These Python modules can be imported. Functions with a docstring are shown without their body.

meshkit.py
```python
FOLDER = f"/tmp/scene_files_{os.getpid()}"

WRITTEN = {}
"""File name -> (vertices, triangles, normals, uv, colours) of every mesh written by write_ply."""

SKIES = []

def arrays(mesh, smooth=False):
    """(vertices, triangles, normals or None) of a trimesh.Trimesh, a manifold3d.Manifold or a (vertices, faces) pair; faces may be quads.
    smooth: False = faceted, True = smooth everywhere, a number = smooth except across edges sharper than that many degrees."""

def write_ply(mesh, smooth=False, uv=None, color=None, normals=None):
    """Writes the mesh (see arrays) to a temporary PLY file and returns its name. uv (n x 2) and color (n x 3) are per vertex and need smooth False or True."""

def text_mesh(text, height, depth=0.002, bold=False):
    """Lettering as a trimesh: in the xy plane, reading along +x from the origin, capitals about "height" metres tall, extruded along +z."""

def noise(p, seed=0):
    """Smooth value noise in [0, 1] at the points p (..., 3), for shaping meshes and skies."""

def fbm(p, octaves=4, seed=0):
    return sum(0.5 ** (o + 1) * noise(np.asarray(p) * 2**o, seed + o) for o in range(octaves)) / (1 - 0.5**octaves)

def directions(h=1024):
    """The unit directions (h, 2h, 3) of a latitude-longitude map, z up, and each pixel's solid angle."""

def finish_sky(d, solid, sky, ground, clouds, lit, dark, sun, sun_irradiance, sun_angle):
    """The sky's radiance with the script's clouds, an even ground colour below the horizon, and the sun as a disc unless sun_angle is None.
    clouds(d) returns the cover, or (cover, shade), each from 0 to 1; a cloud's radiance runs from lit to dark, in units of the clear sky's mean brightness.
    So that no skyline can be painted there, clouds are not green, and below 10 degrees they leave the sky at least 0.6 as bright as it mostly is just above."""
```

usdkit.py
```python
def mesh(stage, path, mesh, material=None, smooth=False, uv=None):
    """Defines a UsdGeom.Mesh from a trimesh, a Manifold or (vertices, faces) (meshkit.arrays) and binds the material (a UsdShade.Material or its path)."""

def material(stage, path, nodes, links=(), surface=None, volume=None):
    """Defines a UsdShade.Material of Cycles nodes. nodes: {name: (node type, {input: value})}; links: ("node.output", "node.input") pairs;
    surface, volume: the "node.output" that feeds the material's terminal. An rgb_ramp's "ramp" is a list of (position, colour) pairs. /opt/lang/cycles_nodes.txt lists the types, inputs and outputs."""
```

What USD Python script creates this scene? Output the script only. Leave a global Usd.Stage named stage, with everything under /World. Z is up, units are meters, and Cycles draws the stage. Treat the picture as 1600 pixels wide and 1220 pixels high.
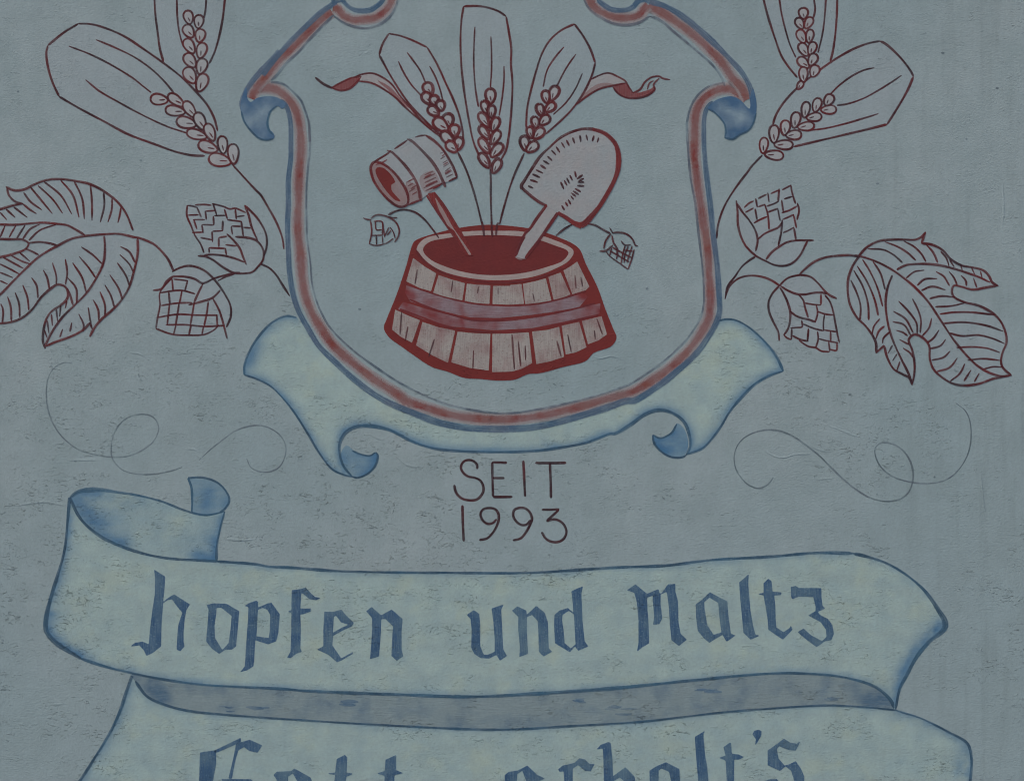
import math, random
import numpy as np, shapely
from shapely.geometry import Polygon, LineString
from scipy.spatial import Delaunay
from pxr import Usd, UsdGeom, UsdLux, UsdShade, Sdf, Gf, Vt
import usdkit

rnd = random.Random(7)
stage = Usd.Stage.CreateInMemory()
UsdGeom.SetStageUpAxis(stage, UsdGeom.Tokens.z)
UsdGeom.SetStageMetersPerUnit(stage, 1.0)
UsdGeom.Xform.Define(stage, '/World')
UsdGeom.Scope.Define(stage, '/World/Looks')
_T = Sdf.ValueTypeNames

# ------------------------------------------------------------------ camera, sky, sun, exposure
MM = 0.002                      # metres of wall per unit of the drawing
ZC = 4.2                        # height of the mural's middle above the street
DIST = 6.0
cam = UsdGeom.Camera.Define(stage, '/World/camera')
cam.AddTranslateOp().Set(Gf.Vec3d(0, -DIST, ZC))
cam.AddRotateXOp().Set(90)
cam.CreateHorizontalApertureAttr(36.0)
cam.CreateFocalLengthAttr(36.0 * DIST / 3.2)
EXPOSURE = -0.15
cam.CreateExposureAttr(EXPOSURE)

SUN_EL, SUN_AZ = math.radians(58), math.radians(238)      # azimuth: atan2(x, y) towards the sun
sunv = np.array([math.sin(SUN_AZ) * math.cos(SUN_EL), math.cos(SUN_AZ) * math.cos(SUN_EL), math.sin(SUN_EL)])
dome = UsdLux.DomeLight.Define(stage, '/World/sky')
dome.GetPrim().SetCustomDataByKey('kind', 'structure')
sky = usdkit.material(stage, '/World/Looks/sky_look', {
    's': ('sky_texture', {'sky_type': 'single_scattering', 'sun_disc': False, 'sun_elevation': SUN_EL, 'sun_rotation': SUN_AZ, 'aerosol_density': 3.0}),
    'b': ('background_shader', {'strength': 0.12})}, [('s.color', 'b.color')], surface='b.background')
UsdShade.MaterialBindingAPI.Apply(dome.GetPrim()).Bind(sky)
sun = UsdLux.DistantLight.Define(stage, '/World/sun')
sun.CreateNormalizeAttr(True); sun.CreateIntensityAttr(0.38); sun.CreateAngleAttr(10.0)
sun.CreateColorAttr(Gf.Vec3f(1.0, 0.95, 0.88))
rot = Gf.Rotation(Gf.Vec3d(0, 0, 1), Gf.Vec3d(*map(float, sunv)))
sun.AddOrientOp(UsdGeom.XformOp.PrecisionFloat).Set(Gf.Quatf(rot.GetQuat()))

# ------------------------------------------------------------------ colours
def lin(c):
    c = np.asarray(c, float) / 255
    return np.where(c <= 0.04045, c / 12.92, ((c + 0.055) / 1.055) ** 2.4)
WALL_SEEN, WALL_ALB = (120, 133, 138), np.array([0.44, 0.545, 0.54])
def C(r, g, b):
    "albedo of a paint that looks like this tone beside the wall's own tone"
    return tuple(float(x) for x in np.clip(lin((r, g, b)) / lin(WALL_SEEN) * WALL_ALB, 0.008, 0.85))

# ------------------------------------------------------------------ materials
def base_nodes():
    "plaster relief and plaster colour, both laid out in the wall's own metres"
    n = {'geo': ('geometry', {}), 'sep': ('separate_xyz', {})}
    l = [('geo.position', 'sep.vector')]
    def noise(key, scale, rot=(0, 0, 0), off=(0, 0, 0), **kw):
        n[key + 'm'] = ('mapping', {'mapping_type': 'point', 'scale': scale, 'rotation': rot, 'location': off})
        n[key] = ('noise_texture', {'scale': 1.0, **kw})
        l.extend([('geo.position', key + 'm.vector'), (key + 'm.vector', key + '.vector')])
    def rng(key, src, a, b, c=0.0, d=1.0, t='smoothstep'):
        n[key] = ('map_range', {'range_type': t, 'from_min': a, 'from_max': b, 'to_min': c, 'to_max': d, 'clamp': True})
        l.append((src, key + '.value'))
    def math_(key, op, a, b, c=None):
        inp = {'math_type': op}
        for i, v in enumerate((a, b, c)):
            if v is None: continue
            if isinstance(v, str): l.append((v, f'{key}.value{i+1}'))
            else: inp[f'value{i+1}'] = float(v)
        n[key] = ('math', inp)
    n['_'] = None; del n['_']
    noise('fa', (52, 52, 135), rot=(0, 0.14, 0), detail=3.0, roughness=0.55, distortion=1.1)
    noise('fb', (44, 44, 115), rot=(0, -0.55, 0), off=(3.1, 7.7, 1.9), detail=3.0, roughness=0.6, distortion=1.6)
    noise('fc', (80, 80, 120), off=(9.1, 2.7, 5.9), detail=2.0, roughness=0.5, distortion=2.2)
    noise('msk', (2.6, 2.6, 3.2), off=(1.7, 0.4, 8.2), detail=3.0, roughness=0.6)
    noise('mid', (9, 9, 13), off=(4.4, 1.4, 0.2), detail=3.0, roughness=0.5)
    noise('fin', (170, 170, 190), detail=3.0, roughness=0.6)
    noise('lrg', (1.1, 1.1, 0.8), off=(2, 5, 3), detail=2.0)
    rng('ra', 'fa.fac', 0.61, 0.70); rng('rb', 'fb.fac', 0.62, 0.71); rng('rc', 'fc.fac', 0.62, 0.71)
    rng('ml', 'msk.fac', 0.36, 0.60, 0.15, 1.0)
    rng('zg', 'sep.z', ZC - 0.7, ZC + 0.75, 1.0, 0.25)
    noise('cl', (11, 11, 17), off=(6, 3, 1), detail=2.0, roughness=0.5)
    rng('clr', 'cl.fac', 0.42, 0.62, 0.08, 1.0)
    math_('m0', 'multiply', 'ml.result', 'clr.result'); math_('mm', 'multiply', 'm0.value', 'zg.result')
    math_('s1', 'add', 'ra.result', 'rb.result'); math_('s2', 'multiply_add', 'rc.result', -0.35, 's1.value')
    math_('s3', 'multiply', 's2.value', 'mm.value')
    math_('s4', 'multiply_add', 'mid.fac', 0.4, 's3.value')
    math_('s5', 'multiply_add', 'fin.fac', 0.34, 's4.value')
    n['bmp'] = ('bump', {'strength': 1.0, 'distance': 0.0031, 'use_object_space': False})
    l.append(('s5.value', 'bmp.height'))
    # plaster colour: mottled bluish white, greyer towards the worn patches
    n['wc1'] = ('mix_color', {'blend_type': 'mix', 'a': C(117, 131, 137), 'b': C(123, 134, 139)})
    rng('lr', 'lrg.fac', 0.38, 0.62); l.append(('lr.result', 'wc1.fac'))
    noise('mot', (6, 6, 5), off=(7, 1, 4), detail=4.0, roughness=0.65)
    rng('mo', 'mot.fac', 0.35, 0.72, 0.0, 0.75)
    n['wc2'] = ('mix_color', {'blend_type': 'mix', 'b': C(113, 126, 131)})
    l.extend([('wc1.result', 'wc2.a'), ('mo.result', 'wc2.fac')])
    noise('spk', (120, 120, 150), off=(1, 8, 2), detail=2.0, roughness=0.6)
    rng('sp', 'spk.fac', 0.66, 0.74); math_('sp2', 'multiply', 'sp.result', 'mm.value'); rng('rx', 'sep.x', 0.55, 1.55, 0.0, 0.3); math_('sp3', 'multiply', 'sp2.value', 'rx.result')
    n['wc3'] = ('mix_color', {'blend_type': 'mix', 'b': C(92, 101, 106)})
    l.extend([('wc2.result', 'wc3.a'), ('sp3.value', 'wc3.fac')])
    # the brushed coat is never quite even: a fine and a middling unevenness of tone
    noise('gr', (95, 95, 120), off=(5, 5, 1), detail=4.0, roughness=0.7); rng('grn', 'gr.fac', 0.25, 0.75, 0.90, 1.085, 'linear')
    noise('gw', (14, 14, 9), off=(2, 7, 4), detail=3.0, roughness=0.6); rng('gwn', 'gw.fac', 0.3, 0.7, 0.955, 1.03, 'linear')
    math_('gm', 'multiply', 'grn.result', 'gwn.result')
    noise('vw', (22, 22, 1.6), off=(3, 9, 2), detail=3.0, roughness=0.6); rng('vwr', 'vw.fac', 0.5, 0.68, 0.0, 0.09); rng('vx', 'sep.x', 0.75, 1.6, 0.0, 1.0)
    math_('vm', 'multiply', 'vwr.result', 'vx.result'); math_('vi', 'subtract', 1.0, 'vm.value'); math_('gm2', 'multiply', 'gm.value', 'vi.value')
    return n, l, noise, rng, math_
def uneven(n, l, src):
    n['hv'] = ('hsv', {'hue': 0.5, 'saturation': 1.0, 'fac': 1.0}); l.extend([(src, 'hv.color'), ('gm2.value', 'hv.value')])
    return 'hv.color'

def attr(n, name, default=None):
    n['at_' + name] = ('attribute', {'attribute': name})
    return f'at_{name}.fac'

def wall_material(path):
    n, l, *_ = base_nodes()
    n['p'] = ('principled_bsdf', {'roughness': 0.85, 'specular_ior_level': 0.25})
    l += [(uneven(n, l, 'wc3.result'), 'p.base_color'), ('bmp.normal', 'p.normal')]
    return usdkit.material(stage, path, n, l, surface='p.BSDF')

def paint(name, c0, c1, patch=0.0, streak=0.0, opacity=1.0, gate=(.40, .60), wash=None, drift=1.2, ragged=0.7, skip=0.0, coats=None):
    """Brush paint. c0..c1: tones mixed by the stroke's tint and by slow drift; patch: how much slow patches thin it out;
    streak: bristle streaks along the stroke; skip: bare fine specks where the brush missed the plaster's hollows;
    wash: share of paint in a thin tint over the plaster's own colour."""
    n, l, noise, rng, math_ = base_nodes()
    cov, tint, op = attr(n, 'cov'), attr(n, 'tint'), attr(n, 'op')
    u, s = attr(n, 'across'), attr(n, 'along')
    noise('dr', (16, 16, 16), off=(3, 3, 9), detail=2.0)
    math_('d1', 'subtract', 'dr.fac', 0.5); math_('d2', 'multiply_add', 'd1.value', drift, tint)
    n['d2'][1]['use_clamp'] = True
    n['col'] = ('mix_color', {'blend_type': 'mix', 'a': c0, 'b': c1}); l.append(('d2.value', 'col.fac'))
    color = 'col.result'
    if wash is not None:
        n['wm'] = ('mix_color', {'blend_type': 'mix', 'fac': wash}); l += [('wc3.result', 'wm.a'), (color, 'wm.b')]
        color = 'wm.result'
    if coats is not None:
        noise('c1', (5, 5, 24), rot=(0, 0.1, 0), off=(1, 2, 8), detail=4.0, roughness=0.6); rng('c1r', 'c1.fac', 0.40, 0.68, 0.0, 0.8)
        n['cm1'] = ('mix_color', {'blend_type': 'mix', 'b': coats[0]}); l += [(color, 'cm1.a'), ('c1r.result', 'cm1.fac')]
        noise('c2', (7, 7, 9), off=(9, 2, 1), detail=3.0, roughness=0.6); rng('c2r', 'c2.fac', 0.50, 0.70, 0.0, 0.7)
        n['cm2'] = ('mix_color', {'blend_type': 'mix', 'b': coats[1]}); l += [('cm1.result', 'cm2.a'), ('c2r.result', 'cm2.fac')]
        n['d3'] = ('mix_color', {'blend_type': 'mix', 'b': c1}); l += [('cm2.result', 'd3.a'), ('d2.value', 'd3.fac')]
        color = 'd3.result'
    noise('ed', (330, 330, 330), off=(5, 6, 7), detail=2.0, roughness=0.6)
    math_('e1', 'subtract', 'ed.fac', 0.5); math_('e2', 'multiply_add', 'e1.value', ragged, cov)
    rng('al', 'e2.value', 0.16, 0.72)
    math_('a1', 'multiply', 'al.result', op)
    last = 'a1.value'
    if patch:
        noise('pt', (13, 13, 13), off=(8, 2, 6), detail=4.0, roughness=0.62)
        rng('pr', 'pt.fac', *gate, 1.0 - patch, 1.0); math_('a2', 'multiply', last, 'pr.result'); last = 'a2.value'
    if streak:
        n['cx'] = ('combine_xyz', {}); l += [(u, 'cx.x'), (s, 'cx.y')]
        n['sm'] = ('mapping', {'mapping_type': 'point', 'scale': (0.55, 0.03, 1)}); n['sn'] = ('noise_texture', {'scale': 1.0, 'detail': 3.0, 'roughness': 0.6})
        l += [('cx.vector', 'sm.vector'), ('sm.vector', 'sn.vector')]
        rng('sr', 'sn.fac', 0.36, 0.62, 1.0 - streak, 1.0); math_('a3', 'multiply', last, 'sr.result'); last = 'a3.value'
    if skip:
        noise('sk', (150, 150, 200), off=(2, 9, 3), detail=3.0, roughness=0.65)
        rng('kr', 'sk.fac', 0.56, 0.66, 1.0, 1.0 - skip); math_('a4', 'multiply', last, 'kr.result'); last = 'a4.value'
    math_('a9', 'multiply', last, opacity)
    n['p'] = ('principled_bsdf', {'roughness': 0.7, 'specular_ior_level': 0.3})
    l += [(uneven(n, l, color), 'p.base_color'), ('a9.value', 'p.alpha'), ('bmp.normal', 'p.normal')]
    return usdkit.material(stage, '/World/Looks/' + name, n, l, surface='p.BSDF')

DARK, RUST, RED = C(40, 23, 28), C(80, 27, 30), C(96, 35, 33)
M = {
    'wall': wall_material('/World/Looks/plaster'),
    'wallpaint': paint('plaster_ridge_look', C(120, 133, 138), C(120, 133, 138), wash=0.0, ragged=0.4),
    'ink': paint('brown_line', DARK, RUST, streak=0.25, patch=0.14, drift=1.6, skip=0.3),
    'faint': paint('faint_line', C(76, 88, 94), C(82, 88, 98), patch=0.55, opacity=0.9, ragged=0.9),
    'red': paint('ox_blood_red', RED, C(84, 34, 36), streak=0.0, drift=1.0),
    'redline': paint('red_brush_line', C(98, 36, 36), C(74, 30, 34), streak=0.2, drift=1.4),
    'reddry': paint('dry_red', C(99, 60, 60), C(106, 76, 75), patch=0.55, streak=0.4, skip=0.35, ragged=0.9, drift=2.5),
    'redpatch': paint('wet_red', C(94, 42, 42), C(102, 62, 54), patch=1.0, streak=0.4, skip=0.35, ragged=0.9, drift=2.5, gate=(.55, .66)),
    'pinkish': paint('pink_undercoat', C(118, 101, 103), C(110, 88, 88), opacity=0.9, patch=0.3, streak=0.2),
    'gutter': paint('pale_gutter', C(122, 112, 116), C(126, 120, 122), opacity=0.8, patch=0.3),
    'blue': paint('mid_blue', C(54, 76, 97), C(72, 84, 102), streak=0.35, skip=0.3, patch=0.25, drift=2.0),
    'blueline': paint('blue_line', C(42, 63, 80), C(54, 86, 108), streak=0.3, patch=0.3, skip=0.35),
    'bluefill': paint('patchy_blue', C(54, 80, 108), C(108, 124, 136), drift=1.7, skip=0.1),
    'letter': paint('letter_blue', C(47, 72, 99), C(76, 98, 113), streak=0.25, skip=0.4, drift=2.6, patch=0.12),
    'grey': paint('grey_blue_line', C(62, 76, 88), C(84, 86, 96), streak=0.35, patch=0.65, skip=0.2),
    'stave': paint('stave_pink', C(131, 125, 124), C(108, 74, 76), streak=0.22, skip=0.4, drift=2.2),
    'rim': paint('rim_pink', C(135, 124, 123), C(120, 102, 103), drift=1.4),
    'hoop': paint('hoop_mauve', C(112, 97, 104), C(98, 40, 42), streak=0.3, drift=2.2, skip=0.25),
    'metal': paint('shovel_wash', C(124, 126, 131), C(132, 124, 126), wash=0.7, drift=2.2),
    'grain': paint('grain_wash', C(138, 134, 137), C(132, 124, 128), wash=0.6, drift=2.0),
    'leafwash': paint('leaf_wash', C(121, 130, 137), C(125, 130, 137), wash=0.45),
    'cream': paint('banner_cream', C(130, 146, 146), C(54, 90, 122), drift=0.3, coats=(C(125, 140, 141), C(135, 147, 140))),
    'fold': paint('fold_grey', C(107, 120, 126), C(64, 86, 106), drift=2.2, skip=0.3, streak=0.45),
}

# ------------------------------------------------------------------ drawing tools: everything is painted on the wall plane
TILES = dict(
    A=(0, 0, 4), B=(400, 0, 4), C=(800, 0, 4), D=(1200, 0, 4), E=(0, 260, 4), F=(560, 180, 6.667), G=(780, 180, 6.667), H=(560, 340, 6.667), I=(780, 340, 6.667),
    J=(580, 450, 4), K=(1120, 270, 6.667), L=(1120, 400, 6.667), M=(1300, 340, 4.3567), N=(360, 480, 4.3567), O=(960, 480, 4.3567), P=(40, 540, 3.636),
    Q=(1120, 600, 3.636), S=(680, 690, 6.667), T=(40, 730, 3.486), U=(1200, 840, 3.211), V1=(190, 870, 6.1), V2=(420, 870, 6.1), V3=(710, 870, 6.1),
    V4=(960, 870, 6.1), V5=(1130, 870, 6.1), W1=(280, 1100, 4), W2=(760, 1100, 5.714), W3=(1000, 1100, 5.714), X1=(360, 80, 7.625), X2=(400, 220, 4.0667),
    X3=(1040, 80, 7.625), X4=(1000, 220, 4.065), X5=(480, 0, 10), X6=(900, 0, 10), X7=(270, 310, 7.175), X8=(80, 1030, 4), Y1=(600, 20, 5.085),
    Y2=(740, 100, 6.775), Y3=(220, 130, 8.133), Y4=(1170, 120, 8.7125), Y5=(230, 0, 8.13), Y6=(1190, 0, 8.13), Y7=(0, 270, 4.209), Y8=(480, 1040, 1.6667), Z=(0, 0, 1))
def P(spec):
    "'A 960,0 975,200 X2 10,20' -> points of the drawing; a tile name sets the frame of the pairs after it"
    out, t = [], TILES['Z']
    for w in spec.split():
        if ',' in w:
            x, y = map(float, w.split(',')); out.append((t[0] + x / t[2], t[1] + y / t[2]))
        else: t = TILES[w]
    return np.array(out)
def strokes_of(spec):
    "'A 1,2 3,4 | 5,6 7,8' -> several polylines; the tile carries over"
    res, tile = [], 'Z'
    for part in spec.split('|'):
        ws = part.split()
        for w in ws:
            if ',' not in w: first = w; break
        else: first = None
        res.append(P((tile + ' ' if ws and ',' in ws[0] else '') + part))
        for w in ws:
            if ',' not in w: tile = w
    return res
def spline(p, step=2.0, closed=False):
    p = np.asarray(p, float)
    if len(p) == 2 and not closed:
        k = max(2, int(np.hypot(*(p[1] - p[0])) / step) + 1)
        return p[0] + (p[1] - p[0]) * np.linspace(0, 1, k)[:, None]
    q = np.vstack([p[-1], p, p[0], p[1]]) if closed else np.vstack([2 * p[0] - p[1], p, 2 * p[-1] - p[-2]])
    out = []
    for i in range(1, len(q) - 2):
        a, b, c, d = q[i - 1:i + 3]
        t1 = max(np.hypot(*(b - a)), 1e-3) ** .5; t2 = t1 + max(np.hypot(*(c - b)), 1e-3) ** .5; t3 = t2 + max(np.hypot(*(d - c)), 1e-3) ** .5
        m1 = ((b - a) / t1 - (c - a) / t2 + (c - b) / (t2 - t1)) * (t2 - t1)
        m2 = ((c - b) / (t2 - t1) - (d - b) / (t3 - t1) + (d - c) / (t3 - t2)) * (t2 - t1)
        k = max(1, int(np.hypot(*(c - b)) / step))
        t = (np.arange(k) / k)[:, None]
        h = t * t * (3 - 2 * t)
        out.append(b * (1 - h) + c * h + m1 * (t ** 3 - 2 * t * t + t) + m2 * (t ** 3 - t * t))
    out = np.vstack(out)
    return out if closed else np.vstack([out, p[-1]])
def world(xy, off):
    xy = np.asarray(xy, float)
    return np.stack([(xy[:, 0] - 800) * MM, -np.asarray(off) * np.ones(len(xy)), ZC + (610 - xy[:, 1]) * MM], 1)

_names = {}
def numbered(parent, name):
    k = _names.get((parent, name), 0); _names[(parent, name)] = k + 1
    return f'{parent}/{name}' if k == 0 else f'{parent}/{name}_{k:03d}'

class Mesh:
    def __init__(self): self.v, self.f, self.a, self.n = [], [], {k: [] for k in ('cov', 'tint', 'op', 'across', 'along')}, 0
    def add(self, v, f, **a):
        self.v.append(v); self.f.append(np.asarray(f) + self.n); self.n += len(v)
        for k in self.a: self.a[k].append(np.broadcast_to(np.asarray(a.get(k, 1.0 if k in ('cov', 'op') else 0.0), float), len(v)))

class Thing:
    "one motif painted on the wall: an Xform whose children are its painted parts, each a hair above the one before"
    def __init__(self, name, label, cat, layer, group=None, at=None):
        self.path = numbered('/World', name); self.off = layer * 2e-4
        x = UsdGeom.Xform.Define(stage, self.path); pr = x.GetPrim()
        pr.SetCustomDataByKey('label', label); pr.SetCustomDataByKey('category', cat)
        if group: pr.SetCustomDataByKey('group', group)
        self.o = None
        if at is not None:
            self.o = world([at], 0.0)[0]; x.AddTranslateOp().Set(Gf.Vec3d(*map(float, self.o)))
    def emit(self, m, name, mat, parent=None, label=None):
        path = numbered(parent or self.path, name)
        v = np.vstack(m.v); v = v - (self.o if self.o is not None else 0)
        f = np.vstack(m.f)
        me = usdkit.mesh(stage, path, (v, f), M[mat])
        api = UsdGeom.PrimvarsAPI(me)
        for k, arr in m.a.items():
            api.CreatePrimvar(k, _T.FloatArray, 'vertex').Set(Vt.FloatArray.FromNumpy(np.concatenate(arr).astype(np.float32)))
        if label: me.GetPrim().SetCustomDataByKey('label', label)
        return path
    def line(self, spec, name='line', w=3.4, t=0.22, mat='ink', op=1.0, taper=(6, 6), closed=False, parent=None, soft=1.0, wl=None, label=None, jit=0.2, raised=0.0):
        "a brush line; | lifts the brush; wl: widths along the line"
        if isinstance(spec, str) and name in ('stave_crack', 'hatching') and '|' in spec:
            for p in strokes_of(spec): self.line([p], name, w, t, mat, op, taper, closed, parent, soft, wl, label, jit)
            return
        m = Mesh()
        for p in (strokes_of(spec) if isinstance(spec, str) else spec):
            q = spline(p, 1.6 if w < 6 else 2.5, closed)
            if closed: q = np.vstack([q, q[0]])
            d = np.gradient(q, axis=0); d /= np.maximum(np.hypot(*d.T)[:, None], 1e-6); nrm = np.stack([-d[:, 1], d[:, 0]], 1)
            L = np.r_[0, np.cumsum(np.hypot(*np.diff(q, axis=0).T))]
            ph = rnd.random() * 9
            ww = np.interp(L / L[-1], np.linspace(0, 1, len(wl)), wl) if wl is not None else np.full(len(q), float(w))
            ww = ww * (1 + jit * np.sin(L / 13 + ph) * np.sin(L / 31 + 2 * ph))
            if taper[0]: ww = ww * np.clip(0.35 + 0.65 * L / taper[0], 0, 1)
            if taper[1]: ww = ww * np.clip(0.35 + 0.65 * (L[-1] - L) / taper[1], 0, 1)
            half = ww / 2 + 0.4
            cr = np.array([-1, -.55, 0, .55, 1]); cv = np.array([.08, .9, 1, .9, .08]) if soft == 1.0 else np.array([0, .55 * (2 - soft), 1, .55 * (2 - soft), 0])
            pts = q[:, None, :] + nrm[:, None, :] * (half[:, None] * cr)[:, :, None]
            k = len(q)
            off = self.off + np.linspace(0, 1.0e-5, k)[:, None] + raised * np.array([-.05, .6, 1, .6, -.05]) * np.clip(np.minimum(L, L[-1] - L) / 12, 0, 1)[:, None]
            i = np.arange(k - 1)[:, None] * 5 + np.arange(4)
            f = np.concatenate([np.stack([i, i + 1, i + 6], -1).reshape(-1, 3), np.stack([i, i + 6, i + 5], -1).reshape(-1, 3)])
            tt = np.clip(t + .08 + rnd.uniform(-.16, .16) + 0.18 * np.sin(L / 27 + ph * 3), 0, 1)
            m.add(world(pts.reshape(-1, 2), off.ravel()), f, cov=np.tile(cv, k), tint=np.repeat(tt, 5), op=op,
                  across=(half[:, None] * cr).ravel() + ph * 20, along=np.repeat(L, 5) + ph * 50)
            self.off += 1.2e-5
        return self.emit(m, name, mat, parent, label)
    def fill(self, pts, name='fill', mat='red', t=0.3, tf=None, grid=7.0, op=1.0, holes=(), parent=None, smooth=True, edge=0.5, label=None, along=(0, 1)):
        "an area of paint; tf(points) gives its tint"
        if isinstance(pts, str): pts = P(pts)
        m = Mesh()
        for g in (pts if isinstance(pts, list) else [pts]):
            hl = [h for h in holes]
            if isinstance(g, tuple): g, hl = g
            ring = spline(g, 3.0, True) if smooth else g
            poly = Polygon(ring, [spline(P(h) if isinstance(h, str) else h, 3.0, True) if smooth else (P(h) if isinstance(h, str) else h) for h in hl]).buffer(0)
            for pg in getattr(poly, 'geoms', [poly]):
                if pg.area < 2: continue
                outer = pg.buffer(edge)
                X, cvs = [], []
                def ringpts(geom, step, c):
                    for gg in getattr(geom, 'geoms', [geom]):
                        if gg.is_empty: continue
                        for r in [gg.exterior, *gg.interiors]:
                            k = max(8, int(r.length / step))
                            X.append(np.array([r.interpolate(s, normalized=True).coords[0] for s in np.arange(k) / k])); cvs.append(np.full(k, c))
                ringpts(outer.segmentize(2.0), 2.0, 0.10); ringpts(pg.buffer(-0.6), 2.2, 0.9)
                inner = pg.buffer(-0.6 - grid * .45)
                x0, y0, x1, y1 = pg.bounds
                gx, gy = np.meshgrid(np.arange(x0, x1, grid), np.arange(y0, y1, grid)); gx = gx + (np.arange(len(gx)) % 2)[:, None] * grid / 2
                inn = shapely.contains_xy(inner, gx.ravel(), gy.ravel())
                X.append(np.stack([gx.ravel()[inn], gy.ravel()[inn]], 1)); cvs.append(np.ones(inn.sum()))
                X, cvv = np.vstack(X), np.concatenate(cvs)
                tri = Delaunay(X).simplices
                c = X[tri].mean(1)
                tri = tri[shapely.contains_xy(outer, c[:, 0], c[:, 1])]
                a, b, cc = X[tri[:, 0]], X[tri[:, 1]], X[tri[:, 2]]
                area = (b[:, 0] - a[:, 0]) * (cc[:, 1] - a[:, 1]) - (b[:, 1] - a[:, 1]) * (cc[:, 0] - a[:, 0])
                tri = tri[np.abs(area) > 1e-3]; area = area[np.abs(area) > 1e-3]
                tri[area > 0] = tri[area > 0][:, ::-1]
                ax, ay = along
                m.add(world(X, self.off), tri, cov=cvv, tint=(tf(X) if tf else t), op=op, across=X[:, 0] * ay - X[:, 1] * ax, along=X[:, 0] * ax + X[:, 1] * ay)
        self.off += 1.2e-5
        return self.emit(m, name, mat, parent, label)

def shade(*terms, base=0.0):
    "tint from the distance to painted edges: (polyline spec, spread, strength)"
    ls = [(LineString(spline(P(a) if isinstance(a, str) else a)), s, k) for a, s, k in terms]
    def f(X):
        pts = shapely.points(X); out = np.full(len(X), base)
        for l_, s, k in ls:
            out = np.maximum(out, base + (k - base) * np.exp(-(shapely.distance(pts, l_) / s) ** 1.3))
        return np.clip(out, 0, 1)
    return f

# ------------------------------------------------------------------ the plaster wall
def slab(x0, y0, x1, y1, thick):
    n = 24
    gx, gy = np.meshgrid(np.linspace(x0, x1, n), np.linspace(y0, y1, n))
    front = world(np.stack([gx.ravel(), gy.ravel()], 1), 0.0)
    back = front.copy(); back[:, 1] = thick
    f = []
    for j in range(n - 1):
        for i in range(n - 1):
            a = j * n + i; b = a + 1; c = a + n; d = c + 1
            f += [(a, c, d), (a, d, b)]
            f += [(a + n * n, d + n * n, c + n * n), (a + n * n, b + n * n, d + n * n)]
    edge = [i for i in range(n)] + [j * n + n - 1 for j in range(1, n)] + [(n - 1) * n + i for i in range(n - 2, -1, -1)] + [j * n for j in range(n - 2, 0, -1)]
    for a, b in zip(edge, edge[1:] + edge[:1]):
        f += [(a, b, b + n * n), (a, b + n * n, a + n * n)]
    return np.vstack([front, back]), np.array(f)
wall = usdkit.mesh(stage, '/World/plaster_wall', slab(-420, -330, 2020, 1560, 0.36), M['wall'])
for k, v in dict(label='bluish white trowelled plaster wall that carries all the painted motifs', category='wall', kind='structure').items():
    wall.GetPrim().SetCustomDataByKey(k, v)

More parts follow.
